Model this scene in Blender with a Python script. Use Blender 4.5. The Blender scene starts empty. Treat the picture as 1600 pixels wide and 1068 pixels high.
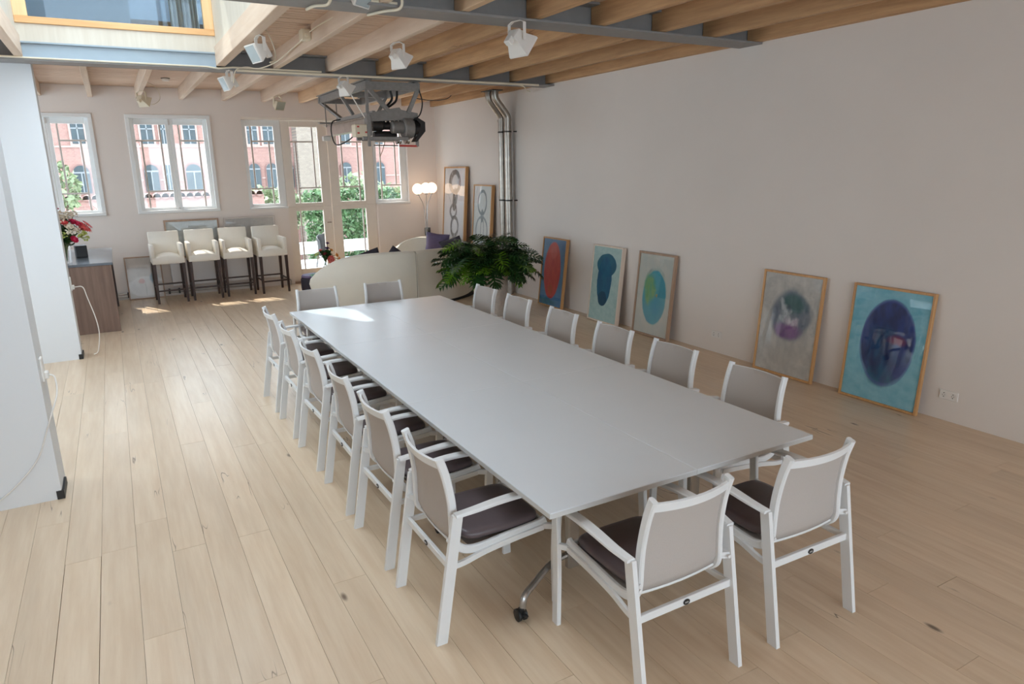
import bpy, bmesh, math, random
from mathutils import Vector, Matrix, Euler
random.seed(7)
PI = math.pi
SC = bpy.context.scene
COL = SC.collection

# ------------------------------------------------------------------ camera, sky, sun, exposure
yaw, pitch, roll = 0.513189, 0.250976, -0.015498
cam = bpy.data.cameras.new('camera')
cam.sensor_width = 36.0
cam.lens = 1076.763 / 1600 * 36
cam.clip_end = 400
cam_o = bpy.data.objects.new('camera', cam)
COL.objects.link(cam_o)
fw = Vector((math.sin(yaw) * math.cos(pitch), math.cos(yaw) * math.cos(pitch), -math.sin(pitch)))
rt0 = Vector((math.cos(yaw), -math.sin(yaw), 0))
up0 = rt0.cross(fw)
rt = math.cos(roll) * rt0 + math.sin(roll) * up0
upv = -math.sin(roll) * rt0 + math.cos(roll) * up0
cam_o.matrix_world = Matrix(((rt.x, upv.x, -fw.x, 0), (rt.y, upv.y, -fw.y, 0), (rt.z, upv.z, -fw.z, 2.15), (0, 0, 0, 1)))
SC.camera = cam_o

SKY = 4.3
world = bpy.data.worlds.new('World')
SC.world = world
world.use_nodes = True
wn = world.node_tree
bgn = wn.nodes['Background']
bgn.inputs[0].default_value = (0.72, 0.87, 1.0, 1)
bgn.inputs[1].default_value = SKY

sun = bpy.data.lights.new('sun', 'SUN')
sun.energy = 4.8
sun.angle = 0.012
sun.color = (1.0, 0.95, 0.86)
sun_o = bpy.data.objects.new('sun', sun)
COL.objects.link(sun_o)
sun_o.rotation_euler = Vector((0.30, -0.62, -1.0)).to_track_quat('-Z', 'Y').to_euler()

SC.view_settings.view_transform = 'Standard'
SC.view_settings.look = 'None'
SC.view_settings.gamma = 1.0
SC.view_settings.use_curve_mapping = False
SC.view_settings.exposure = 0.50
SC.cycles.max_bounces = 12
SC.cycles.diffuse_bounces = 10
SC.cycles.transparent_max_bounces = 16
SC.cycles.sample_clamp_indirect = 10.0
SC.cycles.caustics_reflective = False
SC.cycles.caustics_refractive = False


def portal(name, loc, target, sx, sy):
    l = bpy.data.lights.new(name, 'AREA')
    l.shape = 'RECTANGLE'
    l.size, l.size_y = sx, sy
    l.cycles.is_portal = True
    o = bpy.data.objects.new(name, l)
    COL.objects.link(o)
    o.location = loc
    o.rotation_euler = Vector(target).to_track_quat('-Z', 'Y').to_euler()


# ------------------------------------------------------------------ materials
def lin(c):
    out = []
    for v in c[:3]:
        v = v / 255.0
        out.append(v / 12.92 if v <= 0.04045 else ((v + 0.055) / 1.055) ** 2.4)
    return (*out, 1)


def new_mat(name):
    m = bpy.data.materials.new(name)
    m.use_nodes = True
    n = m.node_tree.nodes
    return m, m.node_tree, n['Principled BSDF']


def nd(t, kind, **kw):
    n = t.nodes.new(kind)
    for k, v in kw.items():
        setattr(n, k, v)
    return n


def mth(t, op, a, b=None, clamp=False):
    n = t.nodes.new('ShaderNodeMath')
    n.operation = op
    n.use_clamp = clamp
    for i, v in enumerate((a, b)):
        if v is None:
            continue
        if isinstance(v, (int, float)):
            n.inputs[i].default_value = v
        else:
            t.links.new(v, n.inputs[i])
    return n.outputs[0]


def mixc(t, f, a, b):
    n = t.nodes.new('ShaderNodeMix')
    n.data_type = 'RGBA'
    for idx, v in ((0, f), (6, a), (7, b)):
        if isinstance(v, (int, float)):
            n.inputs[idx].default_value = v
        elif isinstance(v, tuple):
            n.inputs[idx].default_value = v
        else:
            t.links.new(v, n.inputs[idx])
    return n.outputs[2]


def coords(t, scale=(1, 1, 1), rnd=False, space='Object'):
    tc = nd(t, 'ShaderNodeTexCoord')
    mp = nd(t, 'ShaderNodeMapping')
    mp.inputs['Scale'].default_value = scale
    t.links.new(tc.outputs[space], mp.inputs['Vector'])
    if rnd:
        oi = nd(t, 'ShaderNodeObjectInfo')
        r = mth(t, 'MULTIPLY', oi.outputs['Random'], 53.0)
        cb = nd(t, 'ShaderNodeCombineXYZ')
        for i in range(3):
            t.links.new(r, cb.inputs[i])
        t.links.new(cb.outputs[0], mp.inputs['Location'])
    return mp.outputs['Vector']


def noise(t, vec, scale, detail=3, rough=0.55):
    n = nd(t, 'ShaderNodeTexNoise')
    n.inputs['Scale'].default_value = scale
    n.inputs['Detail'].default_value = detail
    n.inputs['Roughness'].default_value = rough
    t.links.new(vec, n.inputs['Vector'])
    return n.outputs['Fac']


def ramp(t, fac, a, b):
    n = nd(t, 'ShaderNodeMapRange')
    n.interpolation_type = 'SMOOTHSTEP'
    n.inputs['From Min'].default_value = a
    n.inputs['From Max'].default_value = b
    t.links.new(fac, n.inputs['Value'])
    return n.outputs['Result']


def plain(name, c, rough=0.5, metal=0.0, var=0.04, vscale=6.0, bump=0.0, bscale=80.0, coat=0.0, spec=0.5, space='Object'):
    m, t, p = new_mat(name)
    v = coords(t, space=space)
    if var:
        a = lin([max(0, x * (1 - var)) for x in c])
        b = lin([min(255, x * (1 + var)) for x in c])
        t.links.new(mixc(t, noise(t, v, vscale), a, b), p.inputs['Base Color'])
    else:
        p.inputs['Base Color'].default_value = lin(c)
    p.inputs['Roughness'].default_value = rough
    p.inputs['Metallic'].default_value = metal
    p.inputs['Coat Weight'].default_value = coat
    p.inputs['Specular IOR Level'].default_value = spec
    if bump:
        bn = nd(t, 'ShaderNodeBump')
        bn.inputs['Strength'].default_value = bump
        bn.inputs['Distance'].default_value = 0.01
        t.links.new(noise(t, v, bscale, 4), bn.inputs['Height'])
        t.links.new(bn.outputs[0], p.inputs['Normal'])
    return m


def wood(name, c1, c2, axis='y', rough=0.5, rnd=0.12, knots=0.0, crack=0.0, coat=0.0, scale=1.0):
    m, t, p = new_mat(name)
    s = {'x': (1, 14, 14), 'y': (14, 1, 14), 'z': (14, 14, 1)}[axis]
    v = coords(t, tuple(k * scale for k in s), True)
    f = noise(t, v, 1.6, 5, 0.6)
    col = mixc(t, ramp(t, f, 0.2, 0.8), lin(c1), lin(c2))
    s2 = {'x': (.7, 5, 5), 'y': (5, .7, 5), 'z': (5, 5, .7)}[axis]
    v2 = coords(t, s2, True)
    col = mixc(t, mth(t, 'MULTIPLY', ramp(t, noise(t, v2, 1.1, 2), 0.45, 0.8), 0.22), col, lin([x * 0.86 for x in c1]))
    if knots:
        vo = nd(t, 'ShaderNodeTexVoronoi')
        s3 = {'x': (1.3, 3, 3), 'y': (3.4, 1.3, 3), 'z': (3, 3, 1.3)}[axis]
        t.links.new(coords(t, s3, True), vo.inputs['Vector'])
        vo.inputs['Scale'].default_value = 1.0
        k = mth(t, 'SUBTRACT', 1.0, ramp(t, vo.outputs['Distance'], 0.02, 0.075))
        gate = ramp(t, noise(t, coords(t, (1, 1, 1), True), 2.0, 1), 0.5, 0.6)
        col = mixc(t, mth(t, 'MULTIPLY', mth(t, 'MULTIPLY', k, gate), knots), col, lin((78, 55, 38)))
    if crack:
        s4 = {'x': (1.2, 13, 5), 'y': (13, 1.2, 5), 'z': (13, 13, 1.2)}[axis]
        n4 = noise(t, coords(t, s4, True), 1.0, 2, 0.5)
        k = ramp(t, mth(t, 'ABSOLUTE', mth(t, 'SUBTRACT', n4, 0.5)), 0.012, 0.0)
        gate = ramp(t, noise(t, coords(t, (3, 1.2, 1), True), 1.3, 1), 0.66, 0.72)
        col = mixc(t, mth(t, 'MULTIPLY', mth(t, 'MULTIPLY', k, gate), crack), col, lin((85, 62, 45)))
    oi = nd(t, 'ShaderNodeObjectInfo')
    hsv = nd(t, 'ShaderNodeHueSaturation')
    mr = nd(t, 'ShaderNodeMapRange')
    mr.inputs['To Min'].default_value = 1 - rnd
    mr.inputs['To Max'].default_value = 1 + rnd
    t.links.new(oi.outputs['Random'], mr.inputs['Value'])
    t.links.new(mr.outputs[0], hsv.inputs['Value'])
    t.links.new(col, hsv.inputs['Color'])
    t.links.new(hsv.outputs[0], p.inputs['Base Color'])
    p.inputs['Roughness'].default_value = rough
    p.inputs['Coat Weight'].default_value = coat
    p.inputs['Coat Roughness'].default_value = 0.25
    bn = nd(t, 'ShaderNodeBump')
    bn.inputs['Strength'].default_value = 0.15
    bn.inputs['Distance'].default_value = 0.004
    t.links.new(f, bn.inputs['Height'])
    t.links.new(bn.outputs[0], p.inputs['Normal'])
    return m


def glass_mat(name, tint=(1, 1, 1, 1), refl=1.0):
    m = bpy.data.materials.new(name)
    m.use_nodes = True
    t = m.node_tree
    t.nodes.remove(t.nodes['Principled BSDF'])
    tr = nd(t, 'ShaderNodeBsdfTransparent')
    tr.inputs[0].default_value = tint
    gl = nd(t, 'ShaderNodeBsdfGlossy')
    gl.inputs['Roughness'].default_value = 0.02
    lw = nd(t, 'ShaderNodeLayerWeight')
    lw.inputs[0].default_value = 0.5
    sch = mth(t, 'ADD', 0.045, mth(t, 'MULTIPLY', 0.955, mth(t, 'POWER', lw.outputs['Facing'], 5.0)))
    mx = nd(t, 'ShaderNodeMixShader')
    t.links.new(mth(t, 'MULTIPLY', sch, refl, True), mx.inputs[0])
    t.links.new(tr.outputs[0], mx.inputs[1])
    t.links.new(gl.outputs[0], mx.inputs[2])
    t.links.new(mx.outputs[0], t.nodes['Material Output'].inputs[0])
    return m


M = {}
M['wall_warm'] = plain('wall_warm', (224, 216, 208), 0.85, var=0.015, vscale=1.5, bump=0.08, bscale=25)
M['wall_back'] = plain('wall_back', (228, 218, 210), 0.85, var=0.015, vscale=1.5, bump=0.08, bscale=25)
M['wall_cool'] = plain('wall_cool', (214, 216, 218), 0.8, var=0.01, vscale=1.5, bump=0.05, bscale=20)
M['plywood'] = wood('plywood', (208, 200, 186), (198, 188, 172), 'z', 0.5, 0.02)
M['white_paint'] = plain('white_paint', (228, 228, 226), 0.4, var=0.02)
M['cream_paint'] = plain('cream_paint', (228, 218, 206), 0.4, var=0.02)
M['lead'] = plain('lead', (200, 190, 182), 0.5, var=0.05)
M['oak_floor'] = wood('oak_floor', (208, 182, 152), (222, 201, 174), 'y', 0.33, 0.05, knots=0.85, crack=0.8, coat=0.15)
M['subfloor'] = plain('subfloor', (70, 52, 38), 0.9)
M['joist_white'] = wood('joist_white', (208, 184, 162), (220, 200, 180), 'y', 0.65, 0.05, knots=0.3)
M['joist_old'] = wood('joist_old', (172, 134, 96), (206, 166, 122), 'y', 0.65, 0.12, knots=0.7, crack=0.6)
M['joist_mid'] = wood('joist_mid', (208, 174, 138), (224, 194, 160), 'y', 0.65, 0.07, knots=0.5)
M['board'] = wood('board', (204, 176, 152), (214, 188, 166), 'x', 0.65, 0.03)
M['steel'] = plain('steel', (134, 132, 130), 0.5, 0.0, var=0.06, vscale=10)
M['steel_skylit'] = plain('steel_skylit', (150, 164, 174), 0.45, 0.0, var=0.03, vscale=8)  # grey steel with the bluish sky light painted into its colour
M['steel_hoist'] = plain('steel_hoist', (136, 132, 128), 0.5, 0.2, var=0.12, vscale=25)
M['iron_dark'] = plain('iron_dark', (48, 44, 42), 0.5, 0.3, var=0.15, vscale=30)
M['pine'] = wood('pine', (214, 160, 104), (232, 186, 132), 'x', 0.45, 0.04)
M['pine_v'] = wood('pine_v', (222, 178, 126), (236, 200, 152), 'z', 0.45, 0.04)
M['glass'] = glass_mat('glass')
M['pic_glass'] = glass_mat('pic_glass', refl=1.0)
M['smoke_glass'] = glass_mat('smoke_glass', (0.75, 0.82, 0.86, 1))
M['alu_white'] = plain('alu_white', (220, 221, 221), 0.35, var=0.01)
M['sling'] = plain('sling', (176, 168, 162), 0.7, var=0.05, vscale=420, bump=0.25, bscale=500)
M['cushion'] = plain('cushion', (88, 76, 78), 0.38, var=0.06, vscale=15, bump=0.05, bscale=60)
M['table_white'] = plain('table_white', (212, 217, 221), 0.26, var=0.01, vscale=3)
M['table_edge'] = plain('table_edge', (196, 196, 194), 0.4, var=0.01)
M['chrome'] = plain('chrome', (176, 174, 172), 0.25, 0.9, var=0.03)
M['black'] = plain('black', (24, 23, 24), 0.45, var=0.1)
M['rubber_grey'] = plain('rubber_grey', (96, 94, 94), 0.5)
M['leather_white'] = plain('leather_white', (240, 235, 224), 0.42, var=0.02, vscale=8, bump=0.06, bscale=120)
M['wenge'] = wood('wenge', (52, 34, 30), (72, 50, 42), 'z', 0.4, 0.1)
M['counter_wood'] = wood('counter_wood', (118, 94, 82), (142, 118, 104), 'z', 0.5, 0.03)
M['slate'] = plain('slate', (104, 110, 118), 0.18, var=0.22, vscale=3.5)
M['frame_oak'] = wood('frame_oak', (186, 136, 84), (206, 160, 108), 'z', 0.45, 0.05)
M['frame_pale'] = wood('frame_pale', (214, 196, 178), (226, 210, 194), 'z', 0.45, 0.04)
M['frame_brown'] = wood('frame_brown', (158, 128, 104), (178, 148, 124), 'z', 0.45, 0.04)
M['plastic_white'] = plain('plastic_white', (226, 222, 216), 0.4, var=0.01)
M['plastic_cream'] = plain('plastic_cream', (216, 204, 180), 0.45, var=0.03)
M['cable'] = plain('cable', (226, 216, 194), 0.5, var=0.02)
M['galv'] = plain('galv', (168, 160, 150), 0.32, 0.85, var=0.15, vscale=14)
M['leather_sofa'] = plain('leather_sofa', (222, 216, 202), 0.5, var=0.02, vscale=5, bump=0.05, bscale=90)
M['purple_dark'] = plain('purple_dark', (38, 30, 44), 0.6, var=0.15, vscale=30)
M['purple'] = plain('purple', (104, 92, 126), 0.55, var=0.1, vscale=20)
M['pot'] = plain('pot', (188, 176, 166), 0.7, var=0.12, vscale=22, bump=0.5, bscale=45)
M['soil'] = plain('soil', (48, 36, 28), 0.9, var=0.2, vscale=40)
M['leaf_dark'] = plain('leaf_dark', (40, 74, 34), 0.3, var=0.25, vscale=9)
M['leaf_light'] = plain('leaf_light', (96, 138, 34), 0.35, var=0.2, vscale=9)
M['stem_green'] = plain('stem_green', (74, 100, 46), 0.5, var=0.15)
M['petal_pink'] = plain('petal_pink', (206, 40, 84), 0.55, var=0.12, vscale=40)
M['petal_coral'] = plain('petal_coral', (222, 92, 92), 0.55, var=0.12, vscale=40)
M['petal_white'] = plain('petal_white', (236, 228, 208), 0.55, var=0.05, vscale=40)
M['petal_orange'] = plain('petal_orange', (226, 150, 60), 0.55, var=0.12, vscale=40)
M['petal_violet'] = plain('petal_violet', (74, 44, 92), 0.55, var=0.12, vscale=40)
M['lime'] = plain('lime', (176, 186, 96), 0.5, var=0.1, vscale=40)
M['radiator'] = plain('radiator', (226, 222, 220), 0.45, var=0.01)
M['terrace'] = plain('terrace', (200, 200, 200), 0.8, var=0.03)
M['hedge'] = plain('hedge', (76, 104, 66), 0.5, var=0.35, vscale=5)
M['tree_leaf'] = plain('tree_leaf', (122, 134, 100), 0.5, var=0.3, vscale=3)
M['bark'] = plain('bark', (96, 78, 62), 0.9, var=0.2)
M['far_glass'] = plain('far_glass', (44, 56, 60), 0.25, var=0.3, vscale=1.3)
M['stone_pale'] = plain('stone_pale', (170, 146, 136), 0.8, var=0.05)
M['upper_wall'] = plain('upper_wall', (98, 112, 124), 0.8, var=0.1, vscale=2)
M['curtain'] = plain('curtain', (150, 152, 150), 0.8, var=0.06, vscale=8)
M['brick_dark'] = plain('brick_dark', (128, 98, 92), 0.9, var=0.1)
M['bar_grey'] = plain('bar_grey', (120, 124, 126), 0.6, var=0.05)
M['red_print'] = plain('red_print', (190, 60, 50), 0.5, var=0.05)
M['asphalt'] = plain('asphalt', (205, 202, 198), 0.9, var=0.05)


def brick_mat(name, c1, c2, cm, scale):
    m, t, p = new_mat(name)
    v = coords(t, (1, 1, 1))
    mp = nd(t, 'ShaderNodeMapping')
    mp.inputs['Rotation'].default_value = (PI / 2, 0, 0)
    t.links.new(v, mp.inputs['Vector'])
    b = nd(t, 'ShaderNodeTexBrick')
    b.inputs['Scale'].default_value = scale
    b.inputs['Color1'].default_value = lin(c1)
    b.inputs['Color2'].default_value = lin(c2)
    b.inputs['Mortar'].default_value = lin(cm)
    b.inputs['Mortar Size'].default_value = 0.015
    t.links.new(mp.outputs[0], b.inputs['Vector'])
    t.links.new(b.outputs['Color'], p.inputs['Base Color'])
    p.inputs['Roughness'].default_value = 0.9
    return m


M['brick_pink'] = brick_mat('brick_pink', (152, 116, 106), (138, 104, 96), (158, 134, 124), 3.0)
M['brick_grey'] = brick_mat('brick_grey', (128, 116, 104), (142, 130, 116), (112, 104, 96), 3.0)

gm, gt, gp = new_mat('globe_glow')
gp.inputs['Base Color'].default_value = (1, 0.85, 0.7, 1)
gp.inputs['Emission Color'].default_value = (1.0, 0.72, 0.5, 1)
gp.inputs['Emission Strength'].default_value = 1.8
M['globe_glow'] = gm


fm = bpy.data.materials.new('frosted')
fm.use_nodes = True
ft = fm.node_tree
ft.nodes.remove(ft.nodes['Principled BSDF'])
tl = nd(ft, 'ShaderNodeBsdfTranslucent')
tl.inputs[0].default_value = (0.68, 0.70, 0.72, 1)
ft.links.new(tl.outputs[0], ft.nodes['Material Output'].inputs[0])
M['frosted'] = fm


# ------------------------------------------------------------------ mesh builder
class MB:
    def __init__(s):
        s.bm = bmesh.new()

    def box(s, lo, hi, bevel=0.0, mat4=None, seg=1):
        lo, hi = Vector(lo), Vector(hi)
        r = bmesh.ops.create_cube(s.bm, size=1.0)
        vs = r['verts']
        c, d = (lo + hi) / 2, hi - lo
        for v in vs:
            v.co = Vector((v.co.x * d.x + c.x, v.co.y * d.y + c.y, v.co.z * d.z + c.z))
        if bevel:
            es = list({e for v in vs for e in v.link_edges})
            rb = bmesh.ops.bevel(s.bm, geom=es, offset=bevel, segments=seg, affect='EDGES', profile=0.5)
            vs = list({v for f in rb['faces'] for v in f.verts} | {v for v in vs if v.is_valid})
        if mat4 is not None:
            bmesh.ops.transform(s.bm, matrix=mat4, verts=vs)
        return s

    def sweep(s, pts, sec, side=None, cap=True, scales=None, closed=False):
        """sec: list of (a, b): a along the side vector, b along the in-plane normal"""
        pts = [Vector(p) for p in pts]
        n = len(pts)
        rings = []
        prev = None
        for i, p in enumerate(pts):
            if closed:
                tg = (pts[(i + 1) % n] - pts[i - 1]).normalized()
            elif i == 0:
                tg = (pts[1] - pts[0]).normalized()
            elif i == n - 1:
                tg = (pts[-1] - pts[-2]).normalized()
            else:
                tg = ((pts[i + 1] - pts[i]).normalized() + (pts[i] - pts[i - 1]).normalized()).normalized()
            if side is not None:
                sd = Vector(side)
                sd = (sd - tg * sd.dot(tg)).normalized()
            else:
                if prev is None:
                    a = Vector((0, 0, 1)) if abs(tg.z) < 0.9 else Vector((1, 0, 0))
                    sd = tg.cross(a).normalized()
                else:
                    sd = (prev - tg * prev.dot(tg)).normalized()
                prev = sd
            nm = tg.cross(sd)
            k = scales[i] if scales else 1.0
            rings.append([s.bm.verts.new(p + sd * a * k + nm * b * k) for a, b in sec])
        m = len(sec)
        for i in range(n if closed else n - 1):
            ra, rb = rings[i], rings[(i + 1) % n]
            for j in range(m):
                s.bm.faces.new((ra[j], ra[(j + 1) % m], rb[(j + 1) % m], rb[j]))
        if cap and not closed:
            s.bm.faces.new(rings[0][::-1])
            s.bm.faces.new(rings[-1])
        return s

    def tube(s, pts, r, seg=8, scales=None, closed=False):
        return s.sweep(pts, [(r * math.cos(2 * PI * k / seg), r * math.sin(2 * PI * k / seg)) for k in range(seg)], scales=scales, closed=closed)

    def bar(s, pts, w, t, side):
        return s.sweep(pts, [(-w / 2, -t / 2), (w / 2, -t / 2), (w / 2, t / 2), (-w / 2, t / 2)], side)

    def rbar(s, pts, w, t, side, c=0.005):
        a, b = w / 2, t / 2
        return s.sweep(pts, [(-a, -b + c), (-a + c, -b), (a - c, -b), (a, -b + c), (a, b - c), (a - c, b), (-a + c, b), (-a, b - c)], side)

    def lathe(s, prof, seg=20, c=(0, 0, 0), mat4=None):
        c = Vector(c)
        rings = []
        for r, z in prof:
            if r < 1e-6:
                rings.append([s.bm.verts.new(c + Vector((0, 0, z)))])
            else:
                rings.append([s.bm.verts.new(c + Vector((r * math.cos(2 * PI * k / seg), r * math.sin(2 * PI * k / seg), z))) for k in range(seg)])
        for a, b in zip(rings, rings[1:]):
            for k in range(seg):
                k2 = (k + 1) % seg
                if len(a) == 1 and len(b) == 1:
                    continue
                if len(a) == 1:
                    s.bm.faces.new((a[0], b[k2], b[k]))
                elif len(b) == 1:
                    s.bm.faces.new((a[k], a[k2], b[0]))
                else:
                    s.bm.faces.new((a[k], a[k2], b[k2], b[k]))
        if mat4 is not None:
            bmesh.ops.transform(s.bm, matrix=mat4, verts=[v for r in rings for v in r])
        return s

    def prism(s, poly, lo, hi, plane='xz'):
        def P(a, b, h):
            return {'xz': (a, h, b), 'xy': (a, b, h), 'yz': (h, a, b)}[plane]
        A = [s.bm.verts.new(P(a, b, lo)) for a, b in poly]
        B = [s.bm.verts.new(P(a, b, hi)) for a, b in poly]
        n = len(poly)
        s.bm.faces.new(A)
        s.bm.faces.new(B[::-1])
        for i in range(n):
            s.bm.faces.new((A[i], B[i], B[(i + 1) % n], A[(i + 1) % n]))
        return s

    def grid(s, fn, nu, nv, thick=None):
        """surface fn(u,v) -> point; thick: vector function or offset for a closed shell"""
        V = [[s.bm.verts.new(fn(i / nu, j / nv)) for j in range(nv + 1)] for i in range(nu + 1)]
        fs = []
        for i in range(nu):
            for j in range(nv):
                fs.append(s.bm.faces.new((V[i][j], V[i + 1][j], V[i + 1][j + 1], V[i][j + 1])))
        if thick is not None:
            W = [[s.bm.verts.new(Vector(fn(i / nu, j / nv)) + Vector(thick(i / nu, j / nv))) for j in range(nv + 1)] for i in range(nu + 1)]
            for i in range(nu):
                for j in range(nv):
                    s.bm.faces.new((W[i][j], W[i][j + 1], W[i + 1][j + 1], W[i + 1][j]))
            for i in range(nu):
                s.bm.faces.new((V[i][0], W[i][0], W[i + 1][0], V[i + 1][0]))
                s.bm.faces.new((V[i][nv], V[i + 1][nv], W[i + 1][nv], W[i][nv]))
            for j in range(nv):
                s.bm.faces.new((V[0][j], V[0][j + 1], W[0][j + 1], W[0][j]))
                s.bm.faces.new((V[nu][j], W[nu][j], W[nu][j + 1], V[nu][j + 1]))
        return s

    def mesh(s, name, mat, sharp=35):
        bm = s.bm
        bmesh.ops.recalc_face_normals(bm, faces=bm.faces)
        lim = math.radians(sharp)
        for f in bm.faces:
            f.smooth = True
        for e in bm.edges:
            if len(e.link_faces) == 2:
                if e.calc_face_angle(0) > lim:
                    e.smooth = False
        me = bpy.data.meshes.new(name)
        bm.to_mesh(me)
        bm.free()
        for mm in (mat if isinstance(mat, (list, tuple)) else [mat]):
            me.materials.append(mm)
        return me

    def obj(s, name, mat, parent=None, label=None, cat=None, group=None, kind=None, loc=None, sharp=35):
        return link(name, s.mesh(name, mat, sharp), parent, label, cat, group, kind, loc)


def tag(o, label=None, cat=None, group=None, kind=None):
    if label:
        o['label'] = label
    if cat:
        o['category'] = cat
    if group:
        o['group'] = group
    if kind:
        o['kind'] = kind
    return o


def link(name, data, parent=None, label=None, cat=None, group=None, kind=None, loc=None):
    o = bpy.data.objects.new(name, data)
    COL.objects.link(o)
    if parent is not None:
        o.parent = parent
    if loc is not None:
        o.location = loc
    return tag(o, label, cat, group, kind)


def thing(name, label, cat, loc=(0, 0, 0), rz=0.0, group=None, kind=None):
    o = link(name, None, None, label, cat, group, kind, loc)
    o.rotation_euler = (0, 0, rz)
    o.empty_display_size = 0.1
    return o


def copy_tree(o, parent=None):
    c = o.copy()
    COL.objects.link(c)
    if parent is not None:
        c.parent = parent
    for ch in list(o.children):
        copy_tree(ch, c)
    return c


def smooth(pts, n=6):
    pts = [Vector(p) for p in pts]
    if len(pts) < 3:
        return pts
    out = []
    P = [pts[0] * 2 - pts[1]] + pts + [pts[-1] * 2 - pts[-2]]
    for i in range(1, len(P) - 2):
        a, b, c, d = P[i - 1:i + 3]
        for k in range(n):
            t = k / n
            out.append(0.5 * ((2 * b) + (c - a) * t + (2 * a - 5 * b + 4 * c - d) * t * t + (3 * b - a - 3 * c + d) * t ** 3))
    out.append(pts[-1])
    return out

# ------------------------------------------------------------------ room shell
XW, YB, XL, YR = 5.88, 13.5, -3.2, -4.5      # right wall, back wall, left wall, rear wall
ZJ, ZC = 3.31, 3.49                          # joist underside, ceiling boards

floor = MB().box((XL, YR, -0.25), (XW, 13.66, -0.03)).obj('floor', M['subfloor'], label='subfloor under the pale oak planks', kind='structure')
PW = 0.18
X0 = 0.025 - PW * 17
rs = random.Random(3)
SEAMS = {-0.155: 4.58, 0.025: 4.11, 0.205: 2.75}
for i in range(50):
    x0 = X0 + i * PW
    x1 = min(x0 + PW, XW)
    if x1 - x0 < 0.02:
        break
    y = 0.3 - rs.uniform(0.2, 2.0)
    cuts = [y]
    while cuts[-1] < 13.66:
        cuts.append(cuts[-1] + rs.uniform(2.0, 3.1))
    for k, v in SEAMS.items():
        if abs(k - x0) < 0.02:
            j = min(range(len(cuts)), key=lambda q: abs(cuts[q] - v))
            cuts[j] = v
    cuts[-1] = 13.66
    if len(cuts) > 2 and cuts[-1] - cuts[-2] < 0.5:
        cuts.pop(-2)
    for a, b in zip(cuts, cuts[1:]):
        if b < 0.3 or (x1 < -0.8 and (b < 2.0 or a > 10.5)):
            continue
        g = 0.0007 + (0.0016 if rs.random() < 0.13 else 0)
        cx, cy = (x0 + x1) / 2, (a + b) / 2
        MB().box((x0 + g - cx, a + g - cy, -0.028), (x1 - g - cx, b - g - cy, rs.uniform(-0.0006, 0.0))).obj('plank', M['oak_floor'], floor, loc=(cx, cy, 0))
# the unseen rest of the floor behind the camera and behind the piers
MB().box((XL, YR, -0.028), (XW, -1.9, -0.001)).box((XL, -1.9, -0.028), (-1.0, 2.0, -0.002)).box((XL, 10.5, -0.028), (-1.0, 13.66, -0.002)).obj('floor_rest', M['oak_floor'], floor)

MB().box((XW, YR, -0.25), (XW + 0.25, 13.9, ZC + 0.3)).obj('wall_right', M['wall_warm'], label='long plain off-white plaster wall on the right', kind='structure')
LW = ((6.2, 8.9), (10.3, 13.1))  # unseen side windows, added to bring daylight deep into the room
wl = MB()
edges = [YR] + [v for w_ in LW for v in w_] + [13.9]
for a, b in zip(edges[::2], edges[1::2]):
    wl.box((XL - 0.25, a, -0.25), (XL, b, ZC + 0.3))
for n_, (a, b) in enumerate(LW):
    wl.box((XL - 0.25, a, -0.25), (XL, b, 0.7)).box((XL - 0.25, a, 3.2), (XL, b, ZC + 0.3))
    fr_ = thing('window_%d' % (8 + n_), 'tall side window added in the left wall for daylight, outside the view', None, kind='structure')
    k_ = MB()
    y_ = a
    m_ = max(1, round((b - a) / 1.3))
    for q_ in range(m_ + 1):
        yy_ = a + (b - a) * q_ / m_
        k_.box((XL - 0.15, max(a, yy_ - 0.03), 0.7), (XL - 0.08, min(b, yy_ + 0.03), 3.2))
    k_.obj('frame', M['white_paint'], fr_)
    MB().box((XL - 0.12, a, 0.7), (XL - 0.114, b, 3.2)).obj('pane', M['glass'], fr_)
    portal('portal_left', (XL - 0.27, (a + b) / 2, 1.95), (1, 0, 0), b - a, 2.5)
wl.obj('wall_left', M['wall_cool'], label='white side wall behind the piers on the left', kind='structure')

wb = MB()
yb0, yb1 = YB, YB + 0.32
ZT = ZC + 0.3
W1, W2 = (-1.40, -0.13), (0.36, 1.64)
G0, D0, D1, G1 = 2.16, 2.84, 4.58, 5.26
ZS, ZH = 1.45, 3.05
for x0, x1, z0, z1 in ((XL, W1[0], -.25, ZT), (W1[1], W2[0], -.25, ZT), (W2[1], G0, -.25, ZT), (G1, XW, -.25, ZT),
                       (W1[0], W1[1], -.25, ZS), (W1[0], W1[1], ZH, ZT), (W2[0], W2[1], -.25, ZS), (W2[0], W2[1], ZH, ZT),
                       (G0, D0, -.25, ZS), (D1, G1, -.25, ZS), (G0, G1, ZH, ZT), (D0, D1, -.25, 0.0)):
    wb.box((x0, yb0, z0), (x1, yb1, z1))
wb.obj('wall_back', M['wall_back'], label='off-white end wall with the windows and glazed doors', kind='structure')

# rear wall behind the camera, with tall unseen openings added to let daylight in
rw = MB()
for x0, x1, z0, z1 in ((XL, -2.6, -.25, ZT), (5.2, XW, -.25, ZT), (-2.6, 5.2, -.25, 0.6), (-2.6, 5.2, 3.2, ZT), (1.2, 1.5, 0.6, 3.2)):
    rw.box((x0, YR - 0.25, z0), (x1, YR, z1))
rw.obj('wall_rear', M['wall_back'], label='end wall behind the camera with openings added for daylight', kind='structure')
portal('portal_rear', (1.3, YR - 0.1, 1.9), (0, 1, 0), 7.8, 2.6)

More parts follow.
